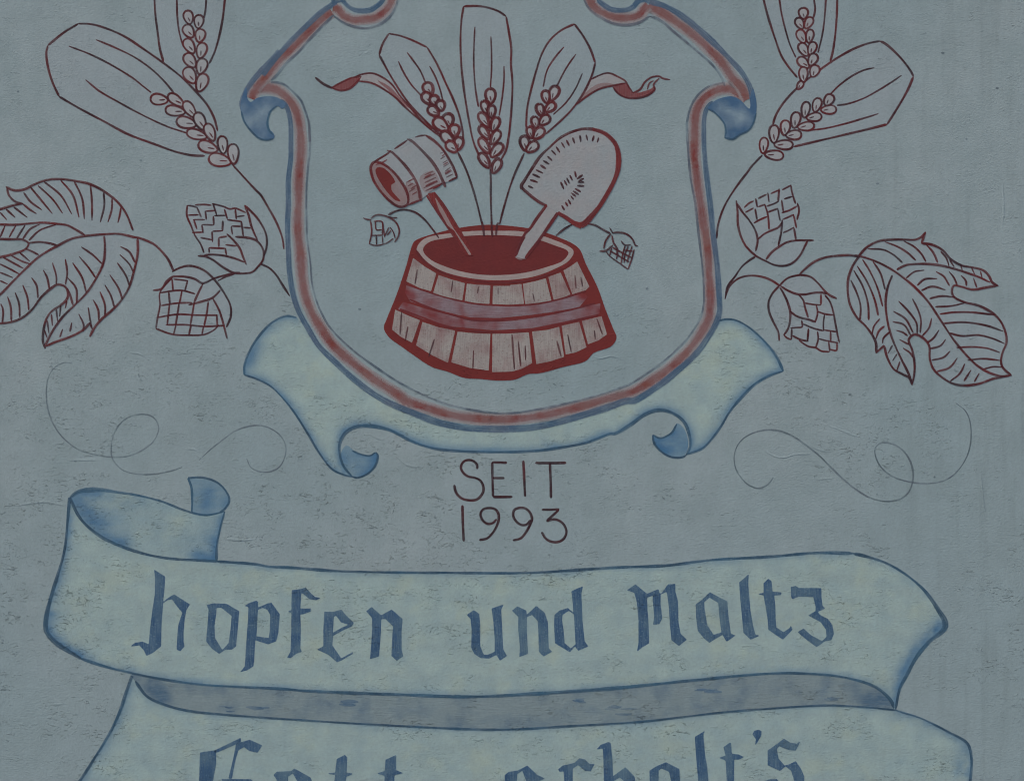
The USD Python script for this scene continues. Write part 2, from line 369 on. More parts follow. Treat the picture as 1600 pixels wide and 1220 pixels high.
# ------------------------------------------------------------------ ribbon under the shield
RIB_L = 'N 450,70 380,60 290,100 200,190 130,300 95,400 95,460'
RIB_LL = 'N 95,460 180,490 270,535 340,600 430,710 520,850 610,1000 690,1100 770,1140 830,1155'
RIB_CL = 'N 830,1155 770,1080 745,1000 745,930 780,860 840,820 940,808 1080,835 J 250,956 380,1000 560,1020 800,1025 1000,1020 1200,995 1350,965 1500,910 O 0,862 110,800 200,735 280,703 350,705 430,740 480,790 510,870 515,950 490,1003'
RIB_RR = 'O 490,1003 600,960 660,900 720,820 780,720 860,620 950,530 1050,470 1150,435'
RIB_R = 'O 1150,435 1100,330 1020,230 920,140 830,90 760,82 700,95'
def chain(*specs): return np.vstack([spline(P(s), 3.0) for s in specs])
t = Thing('shield_ribbon', 'pale cream ribbon curling out from behind the foot of the shield', 'ribbon', 0.30, at=(780, 640))
body = np.vstack([chain(RIB_L, RIB_LL, RIB_CL, RIB_RR, RIB_R), P('O 560,320 420,450 200,590 J 1500,740 1200,820 800,870 500,840 200,740 N 1100,660 800,450 600,250')])
t.fill(body, 'ribbon_face', 'cream', smooth=False, grid=6, tf=shade((RIB_L, 9, .55), (RIB_LL, 7, .6), (RIB_CL, 7, .62), (RIB_RR, 8, .62), (RIB_R, 7, .5), ('N 760,1080 770,860 860,800', 7, .7), ('N 180,240 120,380', 12, .6), ('O 830,690 700,850', 10, .55), ('N 470,60 620,290', 5, .2), base=0.02))
CURL_A = 'N 790,940 860,990 950,1008 985,985 1005,1005 985,1080 930,1135 860,1160 820,1140 770,1080 752,1000'
CURL_B = 'O 425,790 385,860 310,890 258,868 270,925 330,990 400,1022 470,1015 500,950 495,880 465,815'
t.fill(CURL_A, 'curled_end', 'cream', grid=5, tf=shade(('N 1000,1000 975,1090 900,1150', 10, .95), ('N 755,1000 800,1110', 4, .6), ('N 860,990 960,1010', 4, .7), base=0.42), label='blue curled left end of the ribbon')
t.fill(CURL_B, 'curled_end', 'cream', grid=5, tf=shade(('O 262,875 290,940 340,990', 9, .95), ('O 385,860 300,890', 7, .9), ('O 430,1015 500,950', 4, .6), base=0.5), label='blue curled right end of the ribbon')
t.line(RIB_L, 'edge', 3.6, .4, 'blueline', taper=(8, 0)); t.line(RIB_LL, 'edge', 3.2, .15, 'blueline', wl=[3.4, 2.6, 3, 3.4, 3])
t.line(RIB_CL, 'edge', 5, .25, 'blueline', wl=[3, 5, 6.5, 6, 5, 4.2, 4.4, 4, 4.2, 4.4, 4.5, 4.5, 5, 7, 6.5, 5, 4]); t.line(RIB_RR, 'edge', 3.6, .2, 'blueline', wl=[3, 4, 3.6, 5, 4.5, 3])
t.line(RIB_R, 'edge', 3.4, .3, 'blueline', wl=[4.5, 4, 3, 3, 2.6])
t.line('N 990,985 1003,1010 985,1080 930,1135 860,1160 825,1150 | 985,990 950,1010 880,998 830,975', 'curl_edge', 3.4, .15, 'blueline')
t.line('O 262,868 270,925 330,990 400,1022 470,1018 495,1000 | 262,868 310,890 385,858 425,795', 'curl_edge', 3.2, .15, 'blueline')

# ------------------------------------------------------------------ wheat ears outside the shield
def grain(t, tile, bx, by, tx, ty, w, parent=None, k=0.8, red=.3, lw=3.2, mid=True):
    "one kernel: base, tip and width in the tile's own measure"
    x0, y0, s = TILES[tile]
    b, e = np.array([x0 + bx / s, y0 + by / s]), np.array([x0 + tx / s, y0 + ty / s]); w = w / s / 2
    c, a = (b + e) / 2, np.hypot(*(e - b)) / 2; d = (e - b) / (2 * a); n = np.array([-d[1], d[0]])
    th = np.linspace(0, 2 * math.pi, 14, endpoint=False) + rnd.uniform(-.1, .1)
    ring = c + d * (a * np.cos(th))[:, None] + n * (w * np.sin(th) * (0.9 + 0.22 * np.cos(th)))[:, None]
    g = t.fill(ring, 'grain', 'grain', t=rnd.uniform(.1, .7), grid=4)
    t.line([ring], 'grain_outline', lw, red + rnd.uniform(-.1, .15), closed=True, taper=(0, 0), parent=g, jit=.22)
    if mid: t.line([np.array([b + d * a * .35 + n * w * .1, b + d * a * .7, b + d * a * 1.0 - n * w * .1])], 'crease', 2.0, .2, parent=g, taper=(3, 3), op=.85)
def ear(label, layer, at, husk, awns, grains, stem, husk_area=None, lw=3.6, red=.25, k=3.2, aw=2.8, group=None):
    t = Thing('wheat_ear', label, 'wheat ear', layer, group, at)
    if stem: t.line(stem, 'stem', 3.4, red - (.08 if k < 4 else .45))
    h = t.fill(husk_area, 'husk', 'leafwash', grid=14, smooth=False) if husk_area is not None else None
    t.line(husk, 'husk_outline', lw, red, parent=h, taper=(3, 3))
    for a in awns.split('|'): t.line(a, 'awn', aw, red - .08, taper=(10, 2))
    for g in grains: grain(t, *g, red=red + .1, lw=k)
    return t
G2 = [('Y5', 545, 310, 505, 140, 130), ('Y5', 575, 480, 480, 325, 145), ('Y5', 590, 680, 485, 500, 140), ('Y5', 605, 855, 485, 690, 150), ('Y5', 600, 1060, 490, 865, 165),
      ('Y5', 645, 365, 665, 195, 130), ('Y5', 655, 540, 690, 375, 140), ('Y5', 665, 745, 715, 550, 140), ('Y5', 660, 945, 720, 750, 150), ('Y5', 650, 1165, 735, 945, 160)]
ear('wheat ear cut by the top edge behind the large left wheat ear', 0.5, (300, 60),
    'A 966,-90 966,0 972,100 985,200 1000,310 1022,388 | A 1412,-90 1405,0 1390,130 1370,230 1340,330 1308,400', 'A 1100,-90 1105,0 1108,100 1118,190 1135,260 1150,300 | A 1290,-90 1288,0 1285,60 1275,115',
    G2, None, P('A 966,-90 966,0 972,100 985,200 1000,310 1022,388 1130,478 1215,560 1290,480 1308,400 1340,330 1370,230 1390,130 1405,0 1412,-90'))
G1 = [('Y3', 345, 225, 125, 195, 150), ('Y3', 545, 290, 350, 150, 130), ('Y3', 565, 375, 315, 335, 140), ('Y3', 690, 435, 555, 240, 135), ('Y3', 705, 535, 455, 475, 155), ('Y3', 805, 595, 705, 380, 150),
      ('Y3', 840, 690, 585, 620, 135), ('Y3', 925, 735, 835, 520, 140), ('Y3', 975, 860, 735, 770, 155), ('Y3', 1050, 900, 1030, 675, 135), ('Y3', 1145, 1010, 865, 950, 175), ('Y3', 1180, 1030, 1170, 775, 150)]
ear('large left wheat ear lying outward, its long stem running to the shield', 0.9, (220, 150),
    'A 1360,820 1345,760 1330,720 1290,650 1220,570 1130,480 1020,395 900,310 760,220 620,165 560,152 490,150 | A 490,150 400,205 300,285 | A 300,285 290,330 300,420 330,520 370,605 | A 370,605 480,670 640,755 800,840 960,900 1100,950 1200,972 1280,975',
    'A 600,250 720,300 850,365 960,445 1040,525 1085,580 | A 430,290 560,340 700,410 830,490 900,545 945,580 | A 535,500 620,570 750,645 900,725 1040,790 1165,832',
    G1, 'A 1452,1030 1600,1190 X2 30,345 75,420 130,520 165,610 178,690', chain('A 1360,820 1290,650 1220,570 1130,480 1020,395 900,310 760,220 620,165 490,150', 'A 490,150 400,205 300,285', 'A 300,285 290,330 300,420 330,520 370,605', 'A 370,605 480,670 640,755 800,840 960,900 1100,950 1280,975'))
G4 = [('Y6', 535, 245, 528, 105, 130), ('Y6', 520, 370, 450, 235, 115), ('Y6', 555, 365, 635, 225, 110), ('Y6', 545, 550, 470, 385, 125), ('Y6', 595, 550, 625, 380, 105), ('Y6', 580, 715, 490, 555, 125), ('Y6', 610, 700, 670, 540, 115),
      ('Y6', 600, 865, 465, 740, 125), ('Y6', 610, 835, 685, 690, 125), ('Y6', 640, 980, 700, 835, 130), ('Y6', 530, 1050, 530, 855, 120), ('Y6', 455, 1135, 520, 1040, 80)]
ear('wheat ear cut by the top edge behind the large right wheat ear', 0.5, (1250, 60),
    'Y6 -20,-120 25,0 60,140 110,310 180,520 250,710 340,850 455,990 | Y6 965,-140 960,0 955,200 935,450 900,680 870,785', 'Y6 190,-120 225,0 250,160 300,370 360,570 435,735 | Y6 655,-120 665,0 680,120 660,230 | Y6 820,-140 815,0 800,230 770,450 715,675',
    G4, None, P('Y6 -20,-120 25,0 60,140 110,310 180,520 250,710 340,850 455,990 470,1120 700,930 870,785 900,680 935,450 955,200 960,0 965,-140'))
G3 = [('Y4', 190, 1045, 215, 830, 125), ('Y4', 215, 1055, 470, 1080, 140), ('Y4', 340, 905, 345, 660, 145), ('Y4', 345, 925, 600, 930, 140), ('Y4', 485, 800, 505, 595, 140), ('Y4', 505, 800, 715, 790, 140), ('Y4', 615, 700, 655, 485, 140),
      ('Y4', 665, 690, 890, 665, 130), ('Y4', 755, 560, 790, 345, 125), ('Y4', 785, 565, 990, 540, 125), ('Y4', 895, 480, 955, 295, 130), ('Y4', 980, 455, 1190, 445, 130), ('Y4', 1040, 390, 1135, 250, 140)]
ear('large right wheat ear lying outward, its long stem running to the shield', 0.9, (1300, 160),
    'D 30,780 50,720 100,640 190,545 310,450 400,385 520,315 620,275 700,258 | D 700,258 740,280 830,365 900,460 908,482 | D 908,482 870,570 800,690 745,778 | D 745,778 640,805 450,850 300,885 160,918',
    'D 665,425 600,440 520,480 440,540 385,595 | D 835,472 780,510 700,560 600,615 500,650 430,660 | D 690,712 600,740 480,775 350,805 265,815',
    G3, 'D -35,970 -110,1050 X4 690,190 600,310 530,430 495,540 487,622', chain('D 30,780 100,640 190,545 310,450 400,385 520,315 620,275 700,258', 'D 700,258 830,365 908,482', 'D 908,482 870,570 800,690 745,778', 'D 745,778 640,805 450,850 160,918'))

# ------------------------------------------------------------------ hop cones outside the shield
def hop(label, layer, at, area, bracts, scales, stem, lw=3.4, sw=2.8, t0=.2):
    t = Thing('hop_cone', label, 'hop cone', layer, None, at)
    if stem:
        for s in stem.split('|'): t.line(s, 'stem', 3.4, t0 + .05, taper=(2, 12))
    if area is not None: t.fill(area, 'cone_body', 'leafwash', grid=9, smooth=False, t=.8)
    for s in scales.split('|'): t.line(s, 'scale_edge', sw, t0 + .08, taper=(3, 3))
    for s in bracts.split('|'): t.line(s, 'bract', lw, t0, taper=(4, 4))
    return t
hop('upper drawn hop cone on the left, tip pointing up left above the second cone', .6, (350, 370),
    P('X7 165,75 160,190 210,320 310,510 350,610 290,645 450,690 560,770 690,835 800,840 890,825 960,760 1010,690 1050,550 1050,430 1020,340 960,240 810,80 820,165 700,115 450,60'),
    'X7 280,645 360,650 450,690 560,770 690,835 800,840 890,825 960,760 1010,690 1018,600 990,530 930,470 830,440 700,430 | X7 345,640 420,630 560,640 700,675 800,715 | X7 605,398 680,470 750,560 785,650 825,745 | X7 805,75 850,190 880,310 930,430 950,470 | X7 808,78 880,150 960,240 1020,340 1050,430 1050,550 1020,650',
    'X7 162,75 158,190 210,320 250,420 310,510 350,612 | X7 165,80 230,90 275,105 | X7 250,75 350,70 435,80 | X7 440,60 560,90 640,120 700,112 820,162 | X7 165,190 290,185 | X7 225,240 360,240 | X7 330,295 460,300 | X7 215,385 340,380 | X7 310,440 435,465 | X7 365,145 475,138 | X7 465,195 595,192 | X7 445,370 555,365 | X7 610,240 775,262 | X7 655,312 770,315 770,315 | X7 790,325 875,335 | X7 715,205 805,195 | X7 515,440 610,425 | X7 590,520 715,535 | X7 405,555 595,562 | X7 270,100 320,215 | X7 365,140 375,240 | X7 235,240 270,345 | X7 325,295 340,390 | X7 450,55 490,185 | X7 455,200 460,300 | X7 440,370 445,490 | X7 562,250 555,370 | X7 578,120 612,232 | X7 700,120 712,235 | X7 768,258 790,425 | X7 655,315 668,405 | X7 515,440 515,545 | X7 590,560 600,635 | X7 405,555 408,612',
    'X7 985,735 1080,780 1160,860 1230,970 1310,1095 | X7 690,845 590,880 505,925')
hop('lower drawn hop cone on the left, hanging between the big leaf and the upper cone', .5, (300, 470),
    P('E 1075,680 1110,640 1230,630 1350,720 1440,870 1440,940 1400,1000 1340,1020 1280,1050 1180,1055 1080,1050 975,1015 1000,870 1000,790'),
    'E 1075,660 1110,640 1170,622 1230,630 1290,660 1350,720 1400,790 1440,870 1442,940 1415,1005 | E 1420,1078 1395,980 1370,900 1330,825 | E 955,775 1010,765 1040,720 1075,692 1090,688 1160,690 1220,705 1265,730 1340,700 1390,685 1460,668 1500,662 | E 1268,735 1240,790 1212,852 | E 1178,866 1260,845 1330,820 1378,772',
    'E 1080,690 1000,790 1000,870 985,945 975,1015 | E 975,1015 1080,1050 1180,1055 1280,1050 1340,1020 1368,990 | E 1000,790 1130,775 1220,797 | E 1005,870 1110,855 1200,852 | E 980,945 1110,925 1230,930 1360,930 | E 1035,990 1160,990 1270,1000 1400,995 | E 1085,705 1175,715 | E 1075,700 1082,780 | E 1172,715 1155,780 | E 1055,785 1062,862 | E 1138,775 1122,855 | E 1060,860 1045,990 | E 1120,855 1098,992 | E 1215,850 1190,990 | E 1302,845 1290,930 1275,1000 | E 1355,925 1358,1000 | E 1100,990 1085,1050 | E 1195,990 1180,1055 | E 1272,1000 1262,1050', None)
hop('upper drawn hop cone on the right, tip pointing up above the second cone', .6, (1210, 355),
    P('K 205,290 215,400 220,540 250,660 300,760 400,860 510,920 600,960 690,970 770,950 830,905 880,840 940,710 830,700 835,490 855,390 770,125 560,220 285,365'),
    'K 203,288 215,400 220,540 250,660 300,760 400,860 510,920 600,960 690,970 770,950 830,905 880,840 920,760 945,708 | K 210,320 260,400 340,500 400,600 425,700 405,818 | K 512,905 570,830 650,770 730,725 820,705 940,705 1010,704 | K 430,692 490,640 560,605 640,570 682,515 | K 682,490 670,620 640,762',
    'K 285,365 340,315 385,295 | K 430,270 520,225 | K 560,220 650,180 | K 680,180 770,132 | K 770,125 785,210 820,325 | K 838,315 857,390 835,492 | K 295,415 385,368 | K 430,355 505,330 | K 520,350 600,322 645,298 | K 700,275 785,248 | K 385,525 450,490 525,458 | K 530,412 640,372 | K 675,418 760,390 835,348 | K 685,488 740,465 805,435 | K 690,625 750,600 805,568 | K 405,268 422,362 | K 530,208 545,308 | K 650,165 638,305 | K 398,375 420,492 | K 498,325 532,440 545,595 | K 675,285 692,405 | K 635,378 660,502 | K 798,435 830,575 | K 803,575 825,702',
    'K 400,875 330,920 260,980 190,1080 115,1180 L 85,452')
hop('lower drawn hop cone on the right, hanging beside the big leaf', .5, (1260, 490),
    P('L 650,310 730,235 820,205 900,200 980,220 1060,290 1130,380 1180,480 1235,700 1275,900 1245,980 1130,1000 950,940 780,840 650,870 590,690 545,580 540,480 580,390'),
    'L 655,305 580,390 540,480 545,580 590,690 640,790 650,885 | L 650,310 730,235 820,205 900,200 980,220 1060,290 1120,360 1170,405 1250,445 | L 655,325 700,400 740,490 765,590 760,690 735,770 695,825 | L 660,310 740,360 830,395 920,400 1000,385 1090,380 1150,395 | L 850,400 900,460 920,540 952,642 | L 762,572 820,620 900,650 950,660 1032,690',
    'L 1125,405 1180,480 1215,590 1235,700 1260,830 1278,905 | L 915,490 1000,505 1085,512 | L 1085,395 1085,510 | L 1035,512 1050,580 1038,650 1020,692 | L 1050,578 1130,605 1215,615 | L 1122,612 1110,700 1112,782 | L 900,708 1000,750 1110,780 | L 765,752 830,745 888,738 885,668 | L 1115,770 1245,790 | L 698,822 730,852 778,872 | L 782,758 777,868 | L 955,755 945,885 | L 790,830 870,870 955,888 | L 855,878 950,940 1030,955 1090,990 1175,997 | L 1050,785 1055,870 1030,955 | L 1065,862 1130,880 1265,905 | L 1185,785 1187,885 | L 1165,895 1178,992 | L 1178,972 1245,982 1252,905',
    'L 650,305 560,250 480,220 380,205 280,215 200,250 130,320 88,440')

# ------------------------------------------------------------------ hop leaves
def leaf(label, layer, at, area, outlines, ribs, veins, stem):
    t = Thing('hop_leaf', label, 'leaf', layer, None, at)
    t.fill(area, 'blade', 'leafwash', grid=14, smooth=False)
    for s in veins.split('|'): t.line(s, 'vein', 3.0, .28, taper=(3, 10))
    for s in ribs.split('|'): t.line(s, 'rib', 3.6, .4, taper=(2, 5))
    for s in outlines.split('|'): t.line(s, 'blade_edge', 3.8, .38, taper=(4, 4))
    if stem: t.line(stem, 'stem', 3.6, .25, taper=(3, 3))
leaf('big drawn hop leaf with many veins, cut by the left edge of the picture', .4, (100, 400),
    [P('Y7 -160,260 0,240 130,205 60,150 40,95 90,115 160,110 310,48 400,42 590,75 770,190 870,370 780,400 470,435 370,480 260,550 190,510 180,460 80,437 -160,430'),
     P('Y7 -160,560 0,555 170,500 260,550 470,435 680,405 905,430 905,530 850,750 740,900 620,1020 590,1040 550,1030 300,1150 285,1110 305,960 400,870 445,790 430,750 380,735 270,820 210,900 0,990 -160,990')],
    'Y7 -160,262 0,240 60,222 130,205 152,203 | Y7 45,100 60,150 100,190 152,205 | Y7 38,92 90,115 160,110 230,75 310,48 400,42 500,55 590,75 680,120 770,190 830,270 875,380 | Y7 -160,428 0,435 80,438 150,440 188,465 170,500 100,530 0,555 -160,580 | Y7 -160,1000 0,990 80,980 150,950 210,900 270,820 330,765 380,735 430,750 447,790 440,830 400,870 340,910 305,960 285,1040 283,1110 298,1155 | Y7 905,430 905,530 880,650 850,750 800,835 740,900 670,960 620,1020 590,1078 | Y7 300,1140 370,1110 470,1075 550,1030 592,985 | Y7 590,985 608,1030',
    'Y7 -160,900 0,800 80,720 160,640 260,550 380,480 470,435 560,415 680,405 780,402 900,428 | Y7 685,415 690,500 680,590 640,680 570,790 490,870 410,950 340,1050 295,1140 | Y7 -160,332 0,340 90,342 180,335 280,328 370,335 440,345 500,375 560,412 | Y7 190,462 260,455 330,465 385,482 | Y7 170,500 205,515 255,540',
    'Y7 155,130 200,190 275,245 | Y7 200,95 270,180 345,270 | Y7 250,85 350,180 412,268 | Y7 290,60 400,150 472,272 | Y7 400,50 480,150 520,295 | Y7 490,60 540,170 555,305 | Y7 595,80 605,200 605,315 | Y7 682,130 685,220 660,325 | Y7 737,170 735,240 710,325 | Y7 795,230 790,270 775,330 | Y7 150,205 200,245 240,270 | Y7 90,225 180,295 | Y7 40,240 100,295 | Y7 0,260 45,310 | Y7 0,425 35,345 | Y7 60,425 105,345 | Y7 110,432 165,345 | Y7 150,435 200,370 260,340 | Y7 190,445 260,380 370,340 | Y7 0,600 60,630 125,665 | Y7 20,555 100,600 155,630 | Y7 75,545 140,580 205,602 | Y7 130,525 195,582 | Y7 0,655 85,690 | Y7 0,710 50,732 | Y7 15,990 20,900 5,860 | Y7 75,975 70,880 50,815 | Y7 130,950 125,860 100,788 | Y7 190,905 180,820 150,738 | Y7 250,825 240,740 208,690 | Y7 325,765 310,690 285,640 | Y7 370,735 370,680 345,592 | Y7 430,735 442,660 430,568 | Y7 505,860 500,760 445,690 | Y7 568,790 540,690 478,592 | Y7 628,690 580,620 520,550 | Y7 672,600 610,540 535,488 | Y7 480,870 460,800 445,760 | Y7 440,840 430,890 | Y7 400,870 392,945 | Y7 370,895 378,975 | Y7 338,930 345,1005 | Y7 310,970 322,1055 | Y7 290,1030 310,1085 | Y7 888,590 850,520 792,485 | Y7 878,655 850,600 788,538 | Y7 852,745 830,680 772,592 | Y7 805,835 780,760 722,670 | Y7 752,885 730,810 690,738 | Y7 690,945 690,870 658,782 | Y7 650,970 645,900 613,835 | Y7 602,1015 590,950 580,885 | Y7 545,1045 550,1000 518,928 | Y7 460,1045 472,985 | Y7 393,1080 412,1028',
    'Y7 880,420 926,432 E 960,485 1000,520 1050,580 1085,655')
leaf('big drawn hop leaf with many veins right of the right hop cones', .4, (1440, 490),
    [P('M 185,260 240,200 320,160 400,150 570,150 635,100 610,175 680,185 750,220 880,325 1030,360 1125,465 960,490 830,465 815,500 830,540 1000,600 1150,710 1185,850 1150,980 1220,1075 1000,1130 820,1125 690,1030 665,960 660,870 560,795 525,830 560,980 545,1135 480,1065 375,950 355,870 300,920 280,810 170,680 110,520 110,420')],
    'M 192,252 140,330 110,420 108,520 125,600 170,680 230,740 280,810 300,860 300,922 | M 298,922 355,868 | M 355,870 375,950 420,1030 480,1065 525,1090 545,1140 | M 180,262 240,200 320,160 400,150 500,150 570,150 610,130 638,98 | M 636,98 608,178 | M 608,175 680,185 750,220 810,285 880,325 960,340 1030,360 1070,400 1090,440 1132,466 | M 1128,462 1050,475 960,490 880,470 830,463 815,500 830,540 900,575 1000,600 1100,655 1150,710 1180,780 1187,850 1160,920 1150,980 1162,1020 1222,1076 | M 1215,1072 1100,1095 1000,1130 900,1142 820,1128 740,1080 690,1030 665,960 660,870 620,820 560,795 522,830 545,900 560,980 560,1060 543,1138',
    'M 150,258 200,265 290,295 400,350 500,420 580,490 660,580 740,700 820,820 900,920 980,1000 1060,1050 1150,1078 1215,1075 | M 410,392 380,470 365,560 370,660 390,760 420,850 470,960 520,1060 545,1130 | M 440,355 500,325 590,315 700,320 800,340 900,370 1000,405 1075,440',
    'M 480,308 420,255 350,220 245,214 | M 570,292 520,245 450,200 358,165 | M 640,302 610,250 560,200 488,160 | M 720,308 690,240 640,183 | M 740,230 780,280 797,332 | M 800,285 832,337 | M 875,322 888,362 | M 950,342 972,388 | M 1010,365 1022,412 | M 345,605 310,480 260,370 208,285 | M 362,492 330,380 278,298 | M 315,668 290,560 240,440 172,330 | M 250,698 245,590 210,470 148,358 | M 190,700 195,610 175,530 128,425 | M 505,412 560,370 628,358 | M 580,462 630,420 715,416 | M 608,497 680,470 772,492 | M 663,552 740,535 835,542 | M 703,607 800,603 900,583 | M 733,657 830,645 950,645 1105,662 | M 758,720 900,712 1050,735 1165,773 | M 800,785 880,805 1000,800 1100,825 1175,858 | M 848,885 950,880 1060,890 1142,918 | M 923,970 1030,960 1142,972 | M 1033,1030 1100,1015 1162,1018 | M 800,465 760,400 708,368 | M 852,460 830,410 797,368 | M 915,465 910,430 878,393 | M 985,475 963,412 | M 600,785 605,700 590,640 548,552 | M 580,790 575,720 530,650 453,568 | M 553,785 500,690 418,638 | M 535,800 490,730 413,708 | M 515,805 480,780 438,768 | M 525,865 460,830 | M 552,955 530,920 483,888 | M 615,805 660,750 678,685 | M 648,852 690,820 728,765 | M 668,892 740,870 773,828 | M 678,970 760,950 803,908 | M 715,1047 800,1020 853,955 | M 805,1112 870,1060 903,995 | M 898,1112 945,1038 | M 968,1117 1002,1058 | M 325,688 285,740 273,795 | M 357,738 320,770 298,825 | M 392,778 350,820 343,855 | M 412,868 380,925 | M 442,928 412,975 | M 462,978 440,1045',
    'K 860,1060 920,1000 1010,930 1120,885 1250,865 1400,860 1490,880')

# ------------------------------------------------------------------ thin flourishes
t = Thing('flourish', 'thin faint grey pen flourish with one loop below the leaf on the left', 'flourish', .3, None, (260, 650))
t.line('P 265,100 220,97 165,125 130,180 118,260 125,350 160,450 220,530 310,595 400,620 480,632 580,628 660,595 725,545 755,480 745,430 710,398 650,390 590,405 540,440 505,495 488,560 490,630 520,680 570,715 650,730 740,728 830,710 890,690 | P 985,650 1050,590 1120,535 1190,485 1260,460 1330,453 1400,475 1450,515 1478,570 1470,640 1440,690 1390,715 1330,715 1280,690 1255,640', 'swash', 2.0, .3, 'faint', op=.72, taper=(20, 20))
t = Thing('flourish', 'thin grey pen flourish with one loop below the leaf on the right', 'flourish', .3, None, (1330, 700))
t.line('Q 322,530 290,570 240,592 190,578 140,535 105,470 100,400 130,330 190,285 270,262 350,265 430,295 510,350 580,405 650,475 730,550 800,605 870,645 950,665 1030,658 1085,620 1110,565 1115,500 1095,430 1050,370 990,338 930,335 900,365 905,420 940,480 1000,525 1080,552 1180,565 1270,555 1340,520 1400,450 1435,370 1445,280 1435,200 1410,150 1358,108', 'swash', 2.4, .3, 'faint', op=.9, wl=[2.6, 1.6, 1.6, 2.6, 3.0, 2.8, 2.4, 2.6, 2.6, 2.4, 2.2, 2, 1.8, 1.8, 1.5], taper=(6, 20))

# ------------------------------------------------------------------ the shield's frame
t = Thing('painted_shield', 'empty-centred shield outlined in red and blue bands, with scrolled blue shoulders', 'shield', 2.0, None, (780, 300))
SIDE_RED = 'X1 250,570 300,470 420,440 540,460 650,530 740,640 800,780 830,950 840,1150 X2 275,200 270,300 270,400 265,550 280,700 290,850 310,970 350,1080 420,1200 N 700,260 860,400 1000,505 1150,600 J 220,705 330,742 500,792 700,818 900,818 1100,790 1300,742 1500,685 O 130,572 300,470 450,350 560,220 635,90 X4 445,1060 448,980 440,880 430,700 400,500 370,300 345,100 X3 340,1150 345,1000 350,850 370,700 440,580 540,500 660,450 780,460 900,530 960,580'
DIAG_L = 'X1 300,450 450,270 600,90 700,0 B 250,280 400,130 475,75'
SCR_L = 'X5 400,130 480,150 560,240 700,310 880,310 1050,285 1200,190 1290,80 1340,-60'
DIAG_R = 'X3 975,580 900,430 800,320 650,110 540,0 C 1150,230 1000,120 900,60 850,40'
SCR_R = 'X6 1130,90 1060,150 1000,230 900,270 750,285 600,270 450,220 320,150 250,80 210,-60'
for nm, s, w in (('band', SIDE_RED, 24), ('band', DIAG_L, 22), ('band', DIAG_R, 24), ('band', SCR_L, 21), ('band', SCR_R, 22)):
    b = t.line(s, nm, w, .5, 'gutter', taper=(0, 0), jit=.05)
    t.line(s, 'pink_stroke', w * .86, .5, 'pinkish', taper=(0, 0), parent=b, soft=1.35, jit=.1)
    t.line(s, 'red_stroke', w * .86, .4, 'reddry', taper=(0, 0), parent=b, soft=1.35, jit=.2)
    t.line(s, 'wet_stroke', w * .6, .3, 'redpatch', taper=(0, 0), parent=b, soft=1.3, jit=.3)
BLUE_SIDE = 'X1 560,580 640,620 690,720 715,860 720,1000 720,1220 X2 220,120 205,250 205,400 200,550 205,700 215,850 235,970 270,1080 330,1190 N 600,260 700,360 830,480 960,580 1100,660 J 250,775 400,833 560,868 700,880 850,880 1000,870 1150,842 1300,800 1450,755 1600,705 O 130,638 280,548 420,440 560,310 640,200 695,100 X4 505,1080 503,1000 490,800 470,640 445,400 420,200 X3 458,1150 455,950 460,800 490,690 560,600'
t.line(BLUE_SIDE, 'blue_band', 10, .35, 'blue', wl=[7, 8.5, 9, 9, 9.5, 9.5, 10, 10.5, 11.5, 12, 12, 12, 12, 12, 11.5, 10.5, 10, 9.5, 9.5, 9.5, 8, 7], jit=.06)
t.line('X1 585,0 460,140 350,255 255,370 185,480 140,600 130,700', 'blue_band', 9.5, .6, 'blue', jit=.08, taper=(0, 6))
t.line('B 500,14 400,85 300,178 200,278 100,395 40,470', 'blue_band', 9.5, .55, 'blue', jit=.08, taper=(0, 0))
t.line('X5 380,40 480,20 560,0 | X5 540,-60 560,10 620,85 720,152 850,175 980,162 1080,105 1170,20 1200,-60', 'blue_band', 8.5, .25, 'blue', taper=(0, 0))
t.line('X6 350,-60 355,10 430,80 540,148 680,168 820,152 910,95 960,20 980,-60 | X6 900,90 1000,20 1100,0', 'blue_band', 8.5, .2, 'blue', taper=(0, 0))
t.line('C 840,-5 880,15 960,42 1060,100 1160,180 1260,270 1360,370 1440,460 1490,555 1508,650', 'blue_band', 10.5, .4, 'blue', wl=[11, 11, 11.5, 10, 9, 9.5, 9], taper=(0, 0))
for pts, lab, hi in (('X1 190,430 150,520 120,640 130,750 160,830 200,900 270,980 340,1040 420,1060 510,1050 525,1000 500,965 450,920 440,870 450,790 480,710 560,655 620,690 660,640 570,560 430,540 310,565 240,610 200,560', 'blue curl on the shield\'s left shoulder', ('X1 240,850 330,780 430,690', 11, .85)),
                     ('X3 505,690 570,605 700,550 810,545 900,595 1000,690 1010,560 1040,450 1080,600 1075,760 1040,870 980,950 880,1000 800,1050 700,1035 715,970 700,870 640,790 570,725', 'blue curl on the shield\'s right shoulder', ('X3 660,660 760,720 900,780', 10, .75))):
    c = t.fill(pts, 'shoulder_curl', 'bluefill', grid=5, smooth=True, tf=shade(hi, base=.06), label=lab)
t.line('X1 505,1000 460,940 442,870 452,790 485,710 560,655 | X1 130,720 160,830 210,910 280,990 350,1045 430,1060 505,1045', 'curl_edge', 3.0, .1, 'blueline', parent=None)
t.line('X3 705,1035 715,970 700,870 640,790 570,725 510,695 | X3 1078,740 1040,870 980,950 880,1000 800,1050 705,1035', 'curl_edge', 3.0, .1, 'blueline')
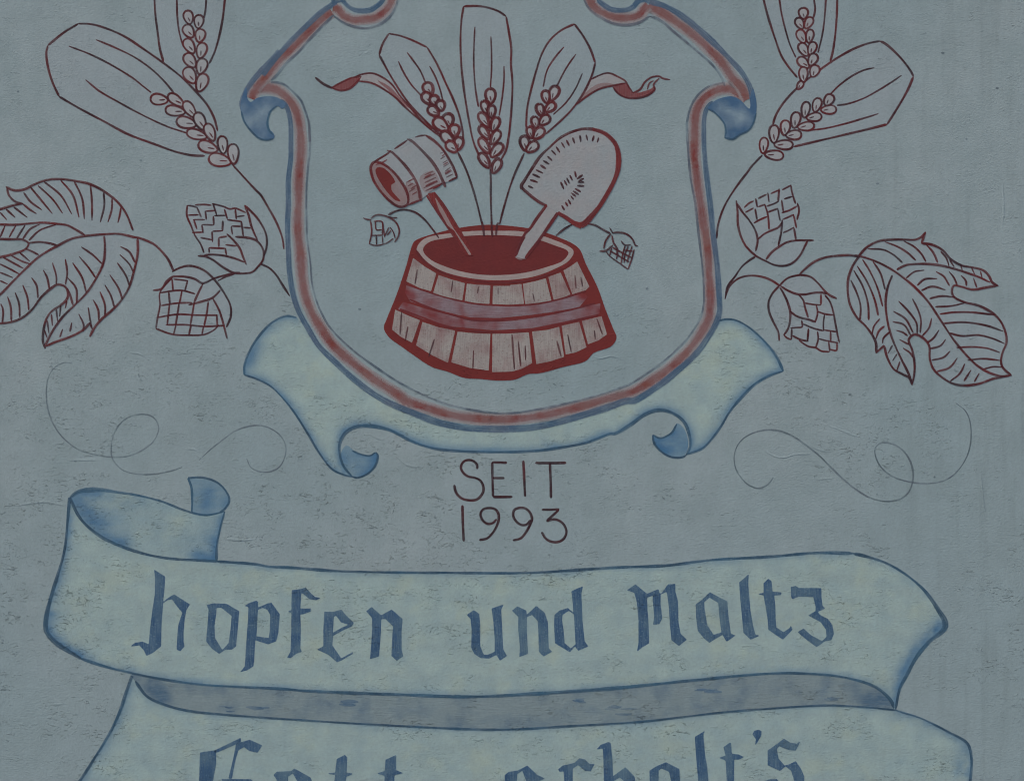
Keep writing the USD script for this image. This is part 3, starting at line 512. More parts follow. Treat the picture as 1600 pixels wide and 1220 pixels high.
t.line('X1 480,375 520,370 640,400 750,490 840,590 890,710 930,840 943,1000 945,1200 X2 332,150 320,300 320,500 325,620 345,780 355,900 385,1020 430,1120 N 680,140 820,280 980,400 1130,500 1300,590 J 500,732 700,772 850,782 1000,765 1200,725 1400,675 1590,612 O 100,525 250,430 400,310 520,180 585,70 X4 403,1040 405,950 395,800 370,580 350,400 320,230 X3 265,1150 255,950 255,850 280,720 330,600 420,490 540,410 680,380', 'inner_line', 3.4, .4, 'grey', wl=[4, 3.4, 2.6, 2.4, 3, 3.4, 3.6, 3.6, 3.6, 3.2, 3.2, 3.8, 3.6, 3.4])
t.line('X1 485,350 560,280 680,130 800,20 B 350,230 482,98 | B 482,98 540,140 620,170 700,176 780,150 840,100 875,40 888,-40', 'inner_line', 3.8, .5, 'grey')
t.line('X3 705,415 650,290 540,150 370,0 C 1000,190 920,125 860,102 | C 860,102 800,140 720,158 640,150 560,115 490,65 455,10 445,-40', 'inner_line', 3.8, .5, 'grey')

# ------------------------------------------------------------------ wheat and streamers in the tub
G6 = [('Y1', 375, 650, 330, 560, 85), ('Y1', 370, 725, 315, 640, 80), ('Y1', 410, 740, 390, 660, 75), ('Y1', 460, 780, 440, 700, 75), ('Y1', 430, 815, 355, 750, 80), ('Y1', 520, 905, 500, 805, 90), ('Y1', 505, 940, 400, 845, 100),
      ('Y1', 560, 985, 560, 890, 85), ('Y1', 555, 1050, 460, 950, 85), ('Y1', 585, 1090, 600, 990, 80), ('Y1', 575, 1105, 500, 1030, 80)]
ear_a = ear('left of the three small wheat ears in the tub, leaning over the cask-shaped scoop', 2.6, (700, 200),
    'B 1160,850 1060,760 950,640 850,490 770,345 | B 770,345 790,280 830,212 | B 830,212 900,225 980,255 1070,298 | B 1070,298 1130,400 1190,530 1240,640 1275,740 1292,830 1295,890',
    'B 890,385 920,450 970,530 1038,605 | B 945,330 990,390 1030,450 1058,515 | B 1085,415 1120,480 1150,560 1172,650', G6, 'F 1035,385 1130,590 1210,830 1290,1140',
    chain('B 1200,880 1060,760 950,640 850,490 770,345', 'B 770,345 790,280 830,212', 'B 830,212 900,225 980,255 1070,298', 'B 1070,298 1130,400 1190,530 1240,640 1275,740 1292,830 1280,920'), lw=3.4, red=.45, k=5.2, aw=2.6)
G5 = [('Y2', 180, 420, 178, 265, 115), ('Y2', 145, 530, 100, 395, 85), ('Y2', 185, 575, 195, 440, 90), ('Y2', 155, 670, 65, 520, 95), ('Y2', 195, 715, 255, 570, 95), ('Y2', 160, 795, 70, 660, 90), ('Y2', 190, 850, 270, 710, 95), ('Y2', 165, 945, 65, 790, 95), ('Y2', 185, 985, 300, 850, 105), ('Y2', 165, 1095, 65, 950, 95), ('Y2', 205, 1155, 275, 1010, 95)]
ear_b = ear('middle one of the three wheat ears in the tub, the tallest, standing upright', 2.6, (766, 150),
    'B 1455,1055 1400,980 1360,890 1330,750 1305,600 1285,430 1278,280 1285,120 1298,42 | B 1298,42 1380,40 1450,50 1520,75 1563,105 | B 1563,105 1580,200 1595,300 Y2 395,10 405,120 410,250 405,400 390,600 370,780 340,920 290,1015',
    'B 1368,170 1362,300 1362,430 1372,560 1390,670 | B 1468,230 1472,330 1472,440 1465,550 | B 1550,415 1550,500 1540,600 1520,725', G5, 'Y2 175,1110 182,1220 F 1378,800 1388,1160',
    chain('B 1455,1055 1400,980 1360,890 1330,750 1305,600 1285,430 1278,280 1285,120 1298,42', 'B 1298,42 1380,40 1450,50 1520,75 1563,105', 'B 1563,105 1595,300 Y2 410,250 405,400 390,600 370,780 340,920 220,1110'), lw=3.4, red=.4, k=5.2, aw=2.6)
G7 = [('Y2', 815, 385, 880, 240, 110), ('Y2', 775, 415, 755, 285, 90), ('Y2', 760, 505, 860, 420, 95), ('Y2', 720, 550, 690, 425, 85), ('Y2', 700, 640, 800, 555, 105), ('Y2', 665, 680, 640, 560, 85), ('Y2', 635, 790, 740, 685, 105), ('Y2', 610, 785, 590, 665, 80), ('Y2', 555, 920, 530, 765, 105), ('Y2', 560, 925, 680, 840, 105)]
ear_c = ear('right of the three small wheat ears in the tub, leaning over the malt shovel', 2.6, (850, 150),
    'C 88,800 95,680 120,560 150,450 190,330 240,250 310,190 390,152 | C 390,152 440,220 490,310 520,395 | C 520,395 500,470 470,540 430,610 370,690 300,760 212,838',
    'C 325,295 270,360 220,440 195,545 | C 400,340 350,410 310,480 278,545 | C 440,460 400,550 340,640 258,718', G7, 'Y2 535,945 415,1215 G 60,920 5,1130',
    chain('C 70,900 95,680 120,560 150,450 190,330 240,250 310,190 390,152', 'C 390,152 440,220 490,310 520,395', 'C 520,395 500,470 470,540 430,610 370,690 300,760 150,890'), lw=3.4, red=.35, k=4.8, aw=2.6)
t = Thing('corn_leaf', 'twisted red and pink grain leaf trailing to the left of the tub\'s wheat', 'leaf', 2.4, None, (590, 160))
t.fill('B 620,480 680,462 730,460 790,485 850,530 900,600 960,670 1030,750 1010,745 930,670 870,610 800,560 720,520 640,505', 'blade', 'metal', t=.9, grid=5)
t.fill('B 760,505 830,540 890,600 960,680 900,640 820,560', 'blade_shading', 'redline', t=.2, op=.5, grid=5)
t.fill('B 470,550 490,540 540,515 590,490 650,488 620,525 580,555 530,565', 'twist', 'redline', t=.15, op=.72, grid=4)
t.line('B 370,485 420,525 475,552', 'tip', 4.2, .0, taper=(3, 0))
t.line('B 620,480 680,462 730,460 790,485 850,530 900,600 960,670 1030,750 1100,810 | B 640,508 720,520 800,560 870,610 930,670 1010,740 1080,800 1165,865 | B 470,550 530,568 585,555 625,522 655,485 | B 470,550 540,513 600,487 660,480', 'blade_edge', 2.8, .6)
t = Thing('corn_leaf', 'twisted red and pink grain leaf trailing to the right of the tub\'s wheat', 'leaf', 2.4, None, (960, 145))
t.fill('C 490,500 540,475 600,458 660,480 710,510 640,535 550,557 470,605 400,660 440,590', 'blade', 'metal', t=.9, grid=5)
t.fill('C 440,600 530,530 600,520 640,535 550,560 470,605 400,660', 'blade_shading', 'pinkish', t=.2, grid=5)
t.fill('C 635,545 700,520 725,530 745,575 790,580 830,570 870,555 890,540 895,555 860,590 800,610 720,612 660,585', 'twist', 'redline', t=.15, op=.72, grid=4)
t.line('C 490,500 540,475 600,458 660,480 710,510 730,545 755,580 | C 755,582 800,560 830,515 870,485 920,478 940,490 988,500 | C 395,658 470,602 550,556 640,535 715,520 | C 630,545 665,588 720,613 800,612 860,590 892,560 885,530 920,490 | C 845,560 860,520 885,505', 'blade_edge', 2.9, .55)

# ------------------------------------------------------------------ the tub
t = Thing('wooden_tub', 'dark red wooden tub with pale staves inside the shield', 'tub', 3.2, None, (780, 480))
SIL = 'Z 648,377 700,360 752,352 780,352 830,358 870,370 904,388 915,412 933,448 946,484 958,514 J 1532,310 1500,362 1390,405 1340,455 1200,492 1060,530 980,537 900,570 800,577 680,567 580,560 480,522 380,492 270,422 200,372 110,305 80,250 Z 605,497 620,460 635,415 644,384'
t.fill(SIL, 'tub_body', 'red', grid=12, edge=.8)
t.fill('Z 651,390 662,374 700,365 745,361 775,361 815,362 860,373 896,392 890,406 865,421 830,433 775,438 725,433 690,423 662,406', 'rim', 'rim', t=.2, grid=6)
t.fill('Z 661,391 668,380 700,372 735,368.5 790,368 830,372 862,382 888,394 880,407 855,417 820,426 775,430 735,427 700,418 672,405', 'opening', 'red', t=.75, grid=10)
def stave(spec, tint=.2): return t.fill(spec, 'stave', 'stave', t=tint, grid=6, smooth=False, along=(0, 1), edge=.3)
for i, s in enumerate(['H 570,420 690,510 812,582 757,768 640,735 498,665', 'H 835,598 960,642 1110,684 1082,865 930,838 775,795', 'H 1130,688 1240,700 1375,706 1367,900 1240,892 1105,880',
          'H 1402,712 1600,712 I 100,705 232,690 260,900 100,908 0,910 H 1396,906', 'I 246,690 370,665 485,632 545,866 400,890 270,902', 'I 512,618 640,572 742,800 660,838 567,858', 'I 668,552 740,510 812,458 940,720 870,788 762,802',
          'J 150,135 230,172 305,202 255,342 185,305 130,260', 'J 320,212 420,245 525,266 480,468 380,420 280,358', 'J 540,272 640,282 745,286 735,516 620,500 500,464', 'J 757,286 870,284 985,276 1006,470 940,505 880,522 755,526', 'J 1005,272 1100,262 1175,242 1206,430 1120,458 1032,476', 'J 1190,236 1300,212 1346,370 1280,402 1215,416', 'J 1316,206 1440,176 1474,290 1420,328 1355,352']):
    stave(s, rnd.uniform(.0, .25))
t.fill('H 500,700 700,770 900,830 1080,872 1250,900 1500,915 Z 815,477 860,471 905,458 919,463 905,480 860,488 830,492 780,497 735,496 716,492 680,483 641,471 633,458', 'hoop', 'hoop', grid=5, smooth=False, along=(1, 0), tf=shade(('Z 625,450 645,462', 10, .9), ('Z 720,475 724,495', 5, .7), ('Z 905,460 920,462', 10, .95), base=.12))
t.fill('Z 630,472 680,487 716,495.5 735,499.5 780,500.5 830,495.5 880,487.5 938,474 937,490 880,503 830,513 770,516 705,510 660,498 622,483', 'hoop', 'hoop', grid=5, smooth=False, along=(1, 0), tf=shade(('Z 635,478 690,498', 11, .95), ('Z 720,490 724,512', 6, .85), ('Z 925,480 940,486', 12, .95), base=.2))
t.line('H 480,690 700,766 900,830 1080,872 1250,902 1500,915 Z 822,477 865,470 915,455 | Z 625,483 660,496 705,512 770,519 830,515.5 880,505 935,492', 'hoop_edge', 2.6, .5, 'redline', taper=(0, 0))
t.line('Z 640,468 680,484 716,495 735,500 780,501 830,496 880,487 930,474', 'hoop_edge', 2.6, .5, 'redline')
t.line('H 615,540 590,690 | H 985,650 965,780 | H 1250,720 1240,790 | H 1455,730 1455,800 | I 350,790 368,870 | I 790,600 800,740 | I 850,620 870,720', 'stave_crack', 2.2, .1, op=.75)
t.line('J 190,150 180,290 | J 230,240 212,330 | J 395,320 360,430 | J 640,390 635,505 | J 880,290 895,510 | J 918,330 935,490 | J 962,360 965,450 | J 1160,330 1188,430 | J 1228,290 1250,400 | J 1395,265 1400,320 | J 1410,190 1445,290', 'stave_crack', 2.4, .3, op=.85)
t.line('Z 648,388 662,407 690,425 730,436 775,441 830,437 868,424 895,409', 'rim_edge', 3.4, .5, 'redline', taper=(10, 10))

for e_, sp in ((ear_a, 'F 1285,1110 1296,1160 H 1310,195'), (ear_b, 'F 1387,1110 1388,1160 H 1395,200'), (ear_c, 'G 12,1100 5,1130 I -15,60 -35,190')):
    e_.off = 1.21e-3; e_.line(sp, 'stem', 3.2, .1, taper=(0, 3))
# ------------------------------------------------------------------ small hop sprigs at the tub
hop('small drawn hop cone hanging at the left side of the tub below the scoop', 5.0, (598, 360), None,
    'X2 680,490 705,500 732,502 | X2 730,495 755,476 780,470 840,485 890,520 910,570 903,610 880,645 | X2 840,482 870,490 898,488',
    'X2 728,508 735,580 720,655 | X2 718,655 760,665 830,650 872,622 | X2 748,512 800,515 803,600 | X2 728,602 805,600 | X2 758,512 765,565 800,565 | X2 803,520 818,612 | X2 845,550 818,605 | X2 850,548 872,580 884,620 | X2 765,602 766,660 | X2 803,605 806,656 | X2 832,600 858,570',
    'X2 840,472 880,450 940,438 1010,455 1070,500 1120,560 1162,618', lw=2.8, sw=2.0, t0=.1)
hop('small drawn hop cone hanging at the right side of the tub below the shovel', 5.0, (925, 385), None,
    'I 1165,165 1110,240 1088,325 | I 1045,350 1110,345 1185,288 | I 1172,180 1190,260 1230,330 1222,392 | I 1175,160 1260,155 1340,180 1390,230 1420,290 1445,295 | I 1268,242 1310,285 1375,282 | I 1150,105 1185,165',
    'I 1110,350 1150,400 1260,480 1342,538 | I 1342,538 1380,430 1405,330 | I 1150,345 1250,402 1355,462 | I 1180,310 1300,378 1385,420 | I 1172,318 1148,402 | I 1240,370 1218,435 | I 1312,290 1290,370 1268,480 | I 1345,295 1310,385 1300,470 | I 1300,338 1390,350 | I 1385,295 1350,400 1330,470',
    'I 760,72 680,118 590,190 | I 1155,165 1070,120 1000,80 925,65', lw=2.8, sw=2.2, t0=.1)

# ------------------------------------------------------------------ the scoop and the shovel
t = Thing('cask_scoop', 'small cask-shaped scoop on a red handle leaning out of the tub', 'scoop', 6.2, None, (650, 270))
hd = t.fill('F 720,820 790,800 900,960 1030,1170 H 1190,395 1130,400 1040,250 F 950,1190 860,1060', 'handle', 'redline', t=.15, grid=5, smooth=False)
t.fill('F 790,840 880,980 985,1170 H 1180,385 1150,390 1000,140 F 930,1150 840,990', 'handle_light', 'rim', t=.7, grid=4, smooth=False, parent=hd, op=.75)
t.line('F 712,835 860,1065 955,1205 H 1050,270 1128,400 | F 785,800 900,955 1030,1165 H 1100,220 1192,398', 'handle_edge', 3.6, .45, 'redline', parent=hd, taper=(2, 4))
b = t.fill(chain('F 165,490 310,400 510,262 600,228 700,210', 'F 700,210 790,270 880,360 950,470 1000,570 1020,650', 'F 1020,650 940,690 870,715 780,770 690,850 650,880 520,930', 'F 520,930 460,955 400,945 310,880 220,780 150,660 130,540 165,490'), 'cask_side', 'metal', t=.05, grid=7, smooth=False)
t.fill('F 500,700 590,720 650,840 640,880 525,925 520,860', 'side_shading', 'pinkish', t=.6, grid=4, op=.8)
t.fill('F 640,650 780,580 850,690 870,715 700,810', 'side_shading', 'pinkish', t=.6, grid=4, op=.5)
t.fill('F 170,495 130,540 150,660 220,780 310,880 400,945 460,955 510,930 520,870 500,790 450,700 380,610 290,530 220,495', 'mouth_rim', 'pinkish', t=.1, grid=5)
t.fill('F 178,570 195,548 250,548 320,600 370,665 385,700 345,725 345,780 400,850 440,898 390,890 315,820 245,725 195,640', 'mouth', 'red', t=.4, grid=4)
t.line('F 165,490 130,540 150,660 220,780 310,880 400,945 460,955 510,930 520,870 500,790 450,700 380,610 290,530 220,495', 'mouth_edge', 4.2, .55, 'ink', closed=True, taper=(0, 0))
t.line('F 160,490 310,398 340,370 | F 375,355 510,262 | F 590,232 640,218 700,210', 'side_edge', 3.2, .35); t.line('F 700,210 790,270 880,360 950,470 1000,570 1022,650 1010,665', 'side_edge', 4.2, .5)
t.line('F 1020,650 940,690 | F 870,712 780,770 | F 655,880 520,935', 'side_edge', 3.2, .5)
t.line('F 298,368 345,385 400,435 490,530 570,640 620,740 655,895', 'hoop', 5.2, .45, 'ink', wl=[3.5, 4.5, 5, 5, 6, 7], op=.85); t.line('F 505,250 545,265 600,310 690,400 770,490 840,600 880,690 908,752', 'hoop', 5.2, .4, 'ink', wl=[4, 4, 4.5, 5, 6, 8], op=.8)
t.line('F 690,625 780,585 | F 680,665 800,610 | F 690,705 810,650 | F 680,760 830,690 | F 700,790 845,720 | F 850,400 885,390 | F 855,460 900,430 | F 880,500 930,470 | F 885,540 945,505 | F 900,590 960,545 | F 905,620 975,580 | F 915,650 985,615 | F 500,700 550,680 | F 515,740 570,710 | F 530,800 590,760', 'hatching', 2.2, .5, op=.6)

t.line('F 520,690 575,665 | F 545,770 600,735 | F 560,830 610,800 | F 690,650 760,615 | F 700,740 820,685 | F 740,770 850,735 | F 870,430 900,405 | F 885,520 935,490 | F 900,610 965,570 | F 180,520 250,490 | F 240,500 300,465', 'hatching', 2.6, .6, 'redline', op=.7)
t = Thing('malt_shovel', 'malt shovel with a broad round pale blade leaning out of the tub', 'shovel', 6.2, None, (880, 280))
BL = 'G 490,945 430,915 340,850 245,765 | G 240,770 232,735 265,680 340,560 420,440 520,340 640,235 760,175 880,145 980,148 1080,180 1160,240 1220,310 1250,400 1255,500 1240,600 1200,700 1130,820 1050,950 960,1060 900,1130 850,1170'
t.fill(chain('G 340,1150 490,945 340,850 235,755', 'G 232,735 340,560 420,440 520,340 640,235 760,175 880,145 980,148 1080,180 1160,240 1220,310 1250,400 1255,500 1240,600 1130,820 960,1060 850,1170', 'G 850,1160 700,1075 610,1020 500,1180'), 'blade', 'metal', t=.45, grid=9, smooth=False)
hd = t.fill('G 490,945 610,1020 490,1190 I 440,200 270,432 165,412 300,160 390,0', 'handle', 'metal', t=.9, grid=6, smooth=False)
t.line('G 492,940 400,1065 310,1195 I 270,165 165,408 | G 612,1018 490,1195 I 440,200 270,425', 'handle_edge', 5, .65, 'redline', taper=(0, 4), parent=hd)
t.line('I 165,410 215,432 268,428', 'handle_edge', 2.4, .3, 'pinkish', parent=hd)
t.line('G 495,945 430,915 340,850 242,765', 'blade_edge', 4.5, .3, 'ink', taper=(0, 0)); t.line('G 240,770 232,735 265,680 340,560 420,440 520,340 640,235 760,175 880,145 980,148', 'blade_edge', 5, .3, 'ink', wl=[6, 5, 5, 4.5, 4.5, 5, 5.5], taper=(0, 0))
t.line('G 970,147 1080,182 1160,240 1215,310 1240,400 1243,500 1228,600 1190,700 1125,820 1045,950 955,1060 895,1125 850,1150', 'blade_edge', 8, .5, 'redline', wl=[5, 6, 8, 9.5, 9.5, 8, 6.5, 7, 9, 10], taper=(0, 0)); t.line('G 860,1155 780,1125 700,1070 610,1018', 'blade_edge', 7, .5, 'redline', wl=[10, 8, 6.5, 5], taper=(0, 0))
t.line('G 490,945 470,985 | G 480,930 495,950', 'blade_edge', 6, .4, 'redline')
for a in 'G 300,738 355,762|G 320,675 402,702|G 345,615 427,652|G 382,570 457,607|G 428,520 487,562|G 458,475 522,512|G 503,430 552,477|G 543,365 592,417|G 593,330 632,392|G 648,285 682,342|G 700,260 730,322|G 765,235 785,297|G 840,210 850,282|G 905,205 920,267|G 988,215 970,275|G 1037,235 1020,287|G 640,695 672,772|G 678,680 705,735|G 703,655 732,715|G 735,625 762,682|G 788,585 802,652|G 870,622 810,667|G 882,660 825,690|G 885,700 818,700|G 885,740 812,735|G 850,800 790,765|G 830,830 770,790|G 800,850 750,810|G 775,880 745,840|G 745,930 720,880|G 712,950 690,905|G 680,990 650,940'.split('|'):
    t.line(a, 'tick', 3.2, .12, taper=(3, 4))

# ------------------------------------------------------------------ SEIT 1993
def word(label, at, letters, w=4.2, layer=.3):
    t = Thing('painted_word', label, 'lettering', layer, None, at)
    for s in letters: t.line(s, 'letter', w, -.12, taper=(2, 2), jit=.1)
word('thin black-brown hand-painted capitals SEIT under the shield ribbon', (797, 750), [
    'S 437,285 435,240 400,203 345,190 290,213 268,270 290,320 340,360 410,375 465,400 497,450 502,510 475,565 430,602 360,610 290,595 240,560 210,510 198,448', 'S 593,215 602,572 | 590,215 748,218 | 600,378 722,378 | 603,575 805,574', 'S 918,195 928,400 936,572', 'S 1042,220 1200,222 1365,219 | 1196,222 1202,400 1206,588'])
word('thin black-brown hand-painted numerals 1993 below the word SEIT', (797, 818), [
    'S 283,660 288,850 298,1038', 'S 640,805 600,845 540,852 490,810 473,750 500,705 555,690 620,700 655,740 663,800 640,880 590,960 540,1005 458,1023', 'S 992,815 950,862 900,866 850,835 813,770 825,710 880,688 940,695 985,735 1008,800 985,870 940,950 890,1005 808,1026', 'S 1110,707 1200,707 1292,703 | 1290,706 1160,826 | 1158,828 1230,808 1290,820 1345,870 1367,940 1342,1005 1290,1040 1220,1042 1155,1010 1108,938'])

# ------------------------------------------------------------------ the two motto banners
UB_LEFT = 'T 240,165 228,300 212,450 180,570 140,700 112,820 113,890 160,950 300,1040'
UB_BOT = 'T 300,1040 420,1080 580,1120 730,1150 960,1182 Y8 -60,60 0,65 250,75 430,80 600,72 800,58 1000,38 1200,20 1300,20 1400,30 1480,55 1520,90 1528,110'
UB_RIGHT = 'U 640,860 660,760 700,680 750,590 810,520 885,455 888,420 860,370 790,270 700,190 600,130 500,95 425,78'
UB_TOP = 'U 425,78 250,75 0,95 V4 900,30 500,80 0,100 V3 700,150 0,150 V2 700,135 200,100 0,90 T 1255,527 1040,511'
UB_FOLD = 'T 1040,511 740,490 550,440 400,370 300,280 240,165'
LB_TOP = 'X8 525,135 600,230 720,285 860,320 1100,345 1600,380 W1 1300,130 W2 0,225 300,220 800,190 W3 0,155 800,65 1600,10 U 330,840 500,850 640,863'
LB_R = 'U 640,863 770,905 900,970 1000,1030 1020,1100 1018,1180 1000,1300 970,1420'
LB_L = 'X8 505,100 470,200 430,320 370,450 280,600 180,755 60,930'
t = Thing('motto_banner', 'lower pale blue-edged banner with the second motto line, cut by the bottom edge', 'banner', .30, None, (830, 1160))
face = np.vstack([spline(P(LB_L), 3)[::-1], spline(P(LB_TOP), 3), spline(P(LB_R), 3), P('Z 1480,1300 1300,1320 800,1350 300,1330')])
t.fill(face, 'banner_face', 'cream', grid=9, smooth=False, tf=shade((LB_L, 8, .45), ('X8 525,140 600,230 720,285', 6, .3), (LB_R, 7, .5), ('U 985,1040 960,1180', 9, .4), (LB_TOP, 4, .25), base=.06))
FB = np.vstack([spline(P(UB_BOT), 3), spline(P(LB_TOP), 3)[::-1]])
t.fill(np.vstack([P('X8 505,98'), FB[12:]]) if False else np.vstack([P('Z 205,1056'), spline(P('T 580,1120 730,1150 960,1182 Y8 -60,60 0,65 250,75 430,80 600,72 800,58 1000,38 1200,20 1300,20 1400,30 1480,55 1520,90 1528,110'), 3), spline(P(LB_TOP), 3)[::-1]]), 'folded_back', 'fold', grid=6, smooth=False, along=(1, 0),
       tf=shade(('X8 530,120 600,170 680,230', 15, 1), ('X8 560,110 660,150', 10, 1), ('U 480,800 600,830 640,850', 13, 1), ('U 560,790 640,850', 13, 1), base=.1), label='grey shaded back of the banner folding up behind the upper one')
for a, b, c in (((355, 1108), 8, 4), ((402, 1103), 12, 4), ((545, 1098), 14, 3), ((905, 1094), 10, 3), ((975, 1111), 12, 5), ((958, 1106), 10, 3), ((1105, 1078), 13, 3), ((1300, 1092), 10, 3)):
    for q in range(5):
        y = a[1] + c * rnd.uniform(-1, 1); x = a[0] + b * rnd.uniform(-.7, .7); l_ = b * rnd.uniform(.5, 1.1)
        t.line([np.array([(x - l_, y - .6), (x, y + rnd.uniform(-1.5, 1.5)), (x + l_, y + rnd.uniform(-1, 1))])], 'blue_dab', rnd.uniform(2.4, 5), .75, 'fold', op=.6, taper=(9, 9))
t.line(LB_L, 'edge', 4.2, .1, 'blueline', wl=[5, 5, 4.5, 4, 4.5, 5], taper=(0, 0)); t.line(LB_TOP, 'edge', 3.4, .1, 'blueline', wl=[5, 4, 3.2, 3, 3.4, 3.8, 4, 3.4, 3.2, 3.4, 3.2, 3]); t.line(LB_R, 'edge', 3.6, .1, 'blueline', wl=[3, 3, 3, 4, 5, 5, 5])

t = Thing('motto_banner', 'upper pale blue-edged banner with the first motto line and a curled left end', 'banner', 1.4, None, (780, 960))
CE = 'T 885,58 900,110 907,180 905,240 990,260 1060,245 1090,220 1108,180 1090,130 1040,80 965,55'
BK_T = 'T 240,165 290,132 400,122 500,135 600,150 740,185 870,235 980,260 1085,240'
BK_R = 'T 1108,185 1085,240 1060,330 1042,430 1040,510'
back = np.vstack([spline(P(BK_T), 3), spline(P('T 1085,240 1060,330 1042,430 1040,510'), 3), spline(P(UB_FOLD), 3)])
t.fill(back, 'folded_back', 'cream', grid=6, smooth=False, tf=shade(('T 250,180 300,200 400,330', 22, .75), ('T 300,240 400,350 520,410', 12, .72), ('T 290,140 400,150', 8, .6), ('T 1040,400 1030,500 940,490', 13, .8), (BK_R, 7, .6), ('T 450,180 620,170', 10, .35), base=.14), label='shaded inside of the banner\'s left end')
t.fill(CE, 'curled_end', 'cream', grid=5, tf=shade(('T 1000,120 980,230', 12, .62), ('T 1100,130 1090,220', 7, .6), base=.42), label='blue curled tip of the banner above its left end')
face = chain(UB_LEFT, UB_BOT, UB_RIGHT, UB_TOP, UB_FOLD)
t.fill(face, 'banner_face', 'cream', grid=9, smooth=False, tf=shade((UB_LEFT, 8, .6), ('T 125,800 118,890 180,960 300,1035', 10, .85), ('T 235,200 225,400', 7, .4), ('T 300,1040 580,1118 960,1180', 5, .45), (UB_BOT, 5, .35), ('U 870,440 740,580 680,690 650,820', 10, .8), ('U 480,725 580,780 640,840', 8, .45), (UB_TOP, 4, .3), ('U 450,85 600,130 800,290', 4, .25), (UB_FOLD, 4, .15), base=.04))
t.line(UB_LEFT, 'edge', 4.5, .15, 'blueline', wl=[6, 5, 4, 4, 6, 8, 9, 7, 5], taper=(0, 0)); t.line(UB_BOT, 'edge', 4, .15, 'blueline', wl=[5, 4, 3.5, 4, 5, 5, 5.5, 5, 6, 6, 5, 4.5, 4, 4, 5])
t.line(UB_RIGHT, 'edge', 4.5, .15, 'blueline', wl=[4, 4, 6, 7, 7, 9, 7, 5, 4, 3.6, 4, 6]); t.line(UB_TOP, 'edge', 5, .12, 'blueline', wl=[6, 5, 4.6, 4.5, 5, 5, 4, 4.2, 4.6, 3.4, 5, 5, 4.4])
t.line(UB_FOLD, 'edge', 4.5, .15, 'blueline', wl=[4, 4.4, 4.6, 5, 5.5, 5], taper=(0, 0)); t.line(BK_T, 'edge', 3.6, .15, 'blueline', wl=[6, 8, 6, 4, 3.4, 3, 3.6, 3.4, 3]); t.line('T 1085,240 1060,330 1042,430 1040,510', 'edge', 3.6, .2, 'blueline', wl=[3, 3, 4, 5])
t.line('T 1060,245 1090,220 1110,180 1092,130 1040,80 965,55 885,58 | T 885,58 903,110 907,180 905,240', 'curl_edge', 3.4, .15, 'blueline', taper=(0, 0))

# ------------------------------------------------------------------ the motto, letter by letter
def motto(label, at, letters):
    t = Thing('painted_word', label, 'lettering', 2.3, None, at)
    for l_ in letters:
        polys = []
        for part in l_.split('&'):
            o, *h = part.split('-hole-')
            tile = o.split()[0]
            polys.append((P(o), [P(tile + ' ' + x) for x in h]))
        t.fill(polys, 'letter', 'letter', t=rnd.uniform(.1, .45), grid=6, smooth=False, edge=.7, along=(0.05, 1))
motto('blue blackletter word hopfen, first on the upper banner', (420, 960), [
    'V1 310,120 415,185 408,300 395,430 440,392 500,355 650,450 615,510 600,600 590,720 590,800 600,850 560,895 525,880 530,780 540,650 580,530 530,470 480,400 440,408 395,440 380,650 375,850 300,910 235,940 215,890 170,840 85,850 130,815 200,805 260,830 270,700 295,500 318,350 320,200',
    'V1 810,455 880,440 1000,445 1120,515 1110,650 1090,850 1050,880 990,880 930,920 860,870 805,800 820,650 830,500 -hole- 905,485 950,480 1050,560 1040,680 1020,820 960,885 890,770 885,650 900,550',
    'V1 1175,465 1210,440 1280,415 1300,425 1300,480 1395,440 1428,435 1508,545 1493,720 1473,800 1398,830 1273,790 1262,1000 1255,1040 1200,1075 1130,1095 1175,1040 1190,800 1205,600 1210,475 -hole- 1300,500 1345,482 1388,500 1418,550 1413,700 1403,770 1285,755',
    'V2 220,315 300,305 350,290 400,345 440,380 495,388 450,410 390,400 330,350 310,340 300,490 400,490 405,515 320,545 300,545 305,700 300,870 315,900 260,920 210,960 175,960 208,900 215,700 215,530 175,518 215,505',
    'V2 530,520 620,520 690,500 740,560 810,625 790,660 720,690 610,750 605,840 690,965 800,905 800,920 690,985 650,1000 570,930 460,880 520,850 520,700 -hole- 620,570 610,720 700,670 765,645 690,620 640,555',
    'V2 930,515 980,475 1070,555 1170,500 1275,590 1265,700 1265,880 1280,945 1220,985 1170,940 1175,800 1185,660 1115,590 1072,590 1065,750 1050,945 965,970 975,850 985,700 985,580'])
motto('blue blackletter word und, in the middle of the upper banner', (825, 960), [
    'V3 120,550 185,505 235,540 245,640 245,850 280,930 320,930 385,900 385,780 370,600 355,490 470,450 445,500 450,600 465,880 500,940 435,985 400,930 330,965 250,960 190,920 160,860 165,700 155,590',
    'V3 550,510 600,470 685,510 690,550 780,465 860,530 890,620 900,870 930,900 850,945 805,900 800,700 795,610 740,550 690,570 690,700 700,920 620,950 625,850 610,700 610,570',
    'V3 1115,325 1180,295 1225,280 1210,340 1220,600 1240,800 1275,850 1180,890 1150,850 1100,905 1060,880 960,820 950,650 955,550 1000,510 1080,485 1135,530 1130,450 -hole- 1030,550 1090,510 1140,545 1155,830 1110,870 1050,820 1040,700 1025,600'])
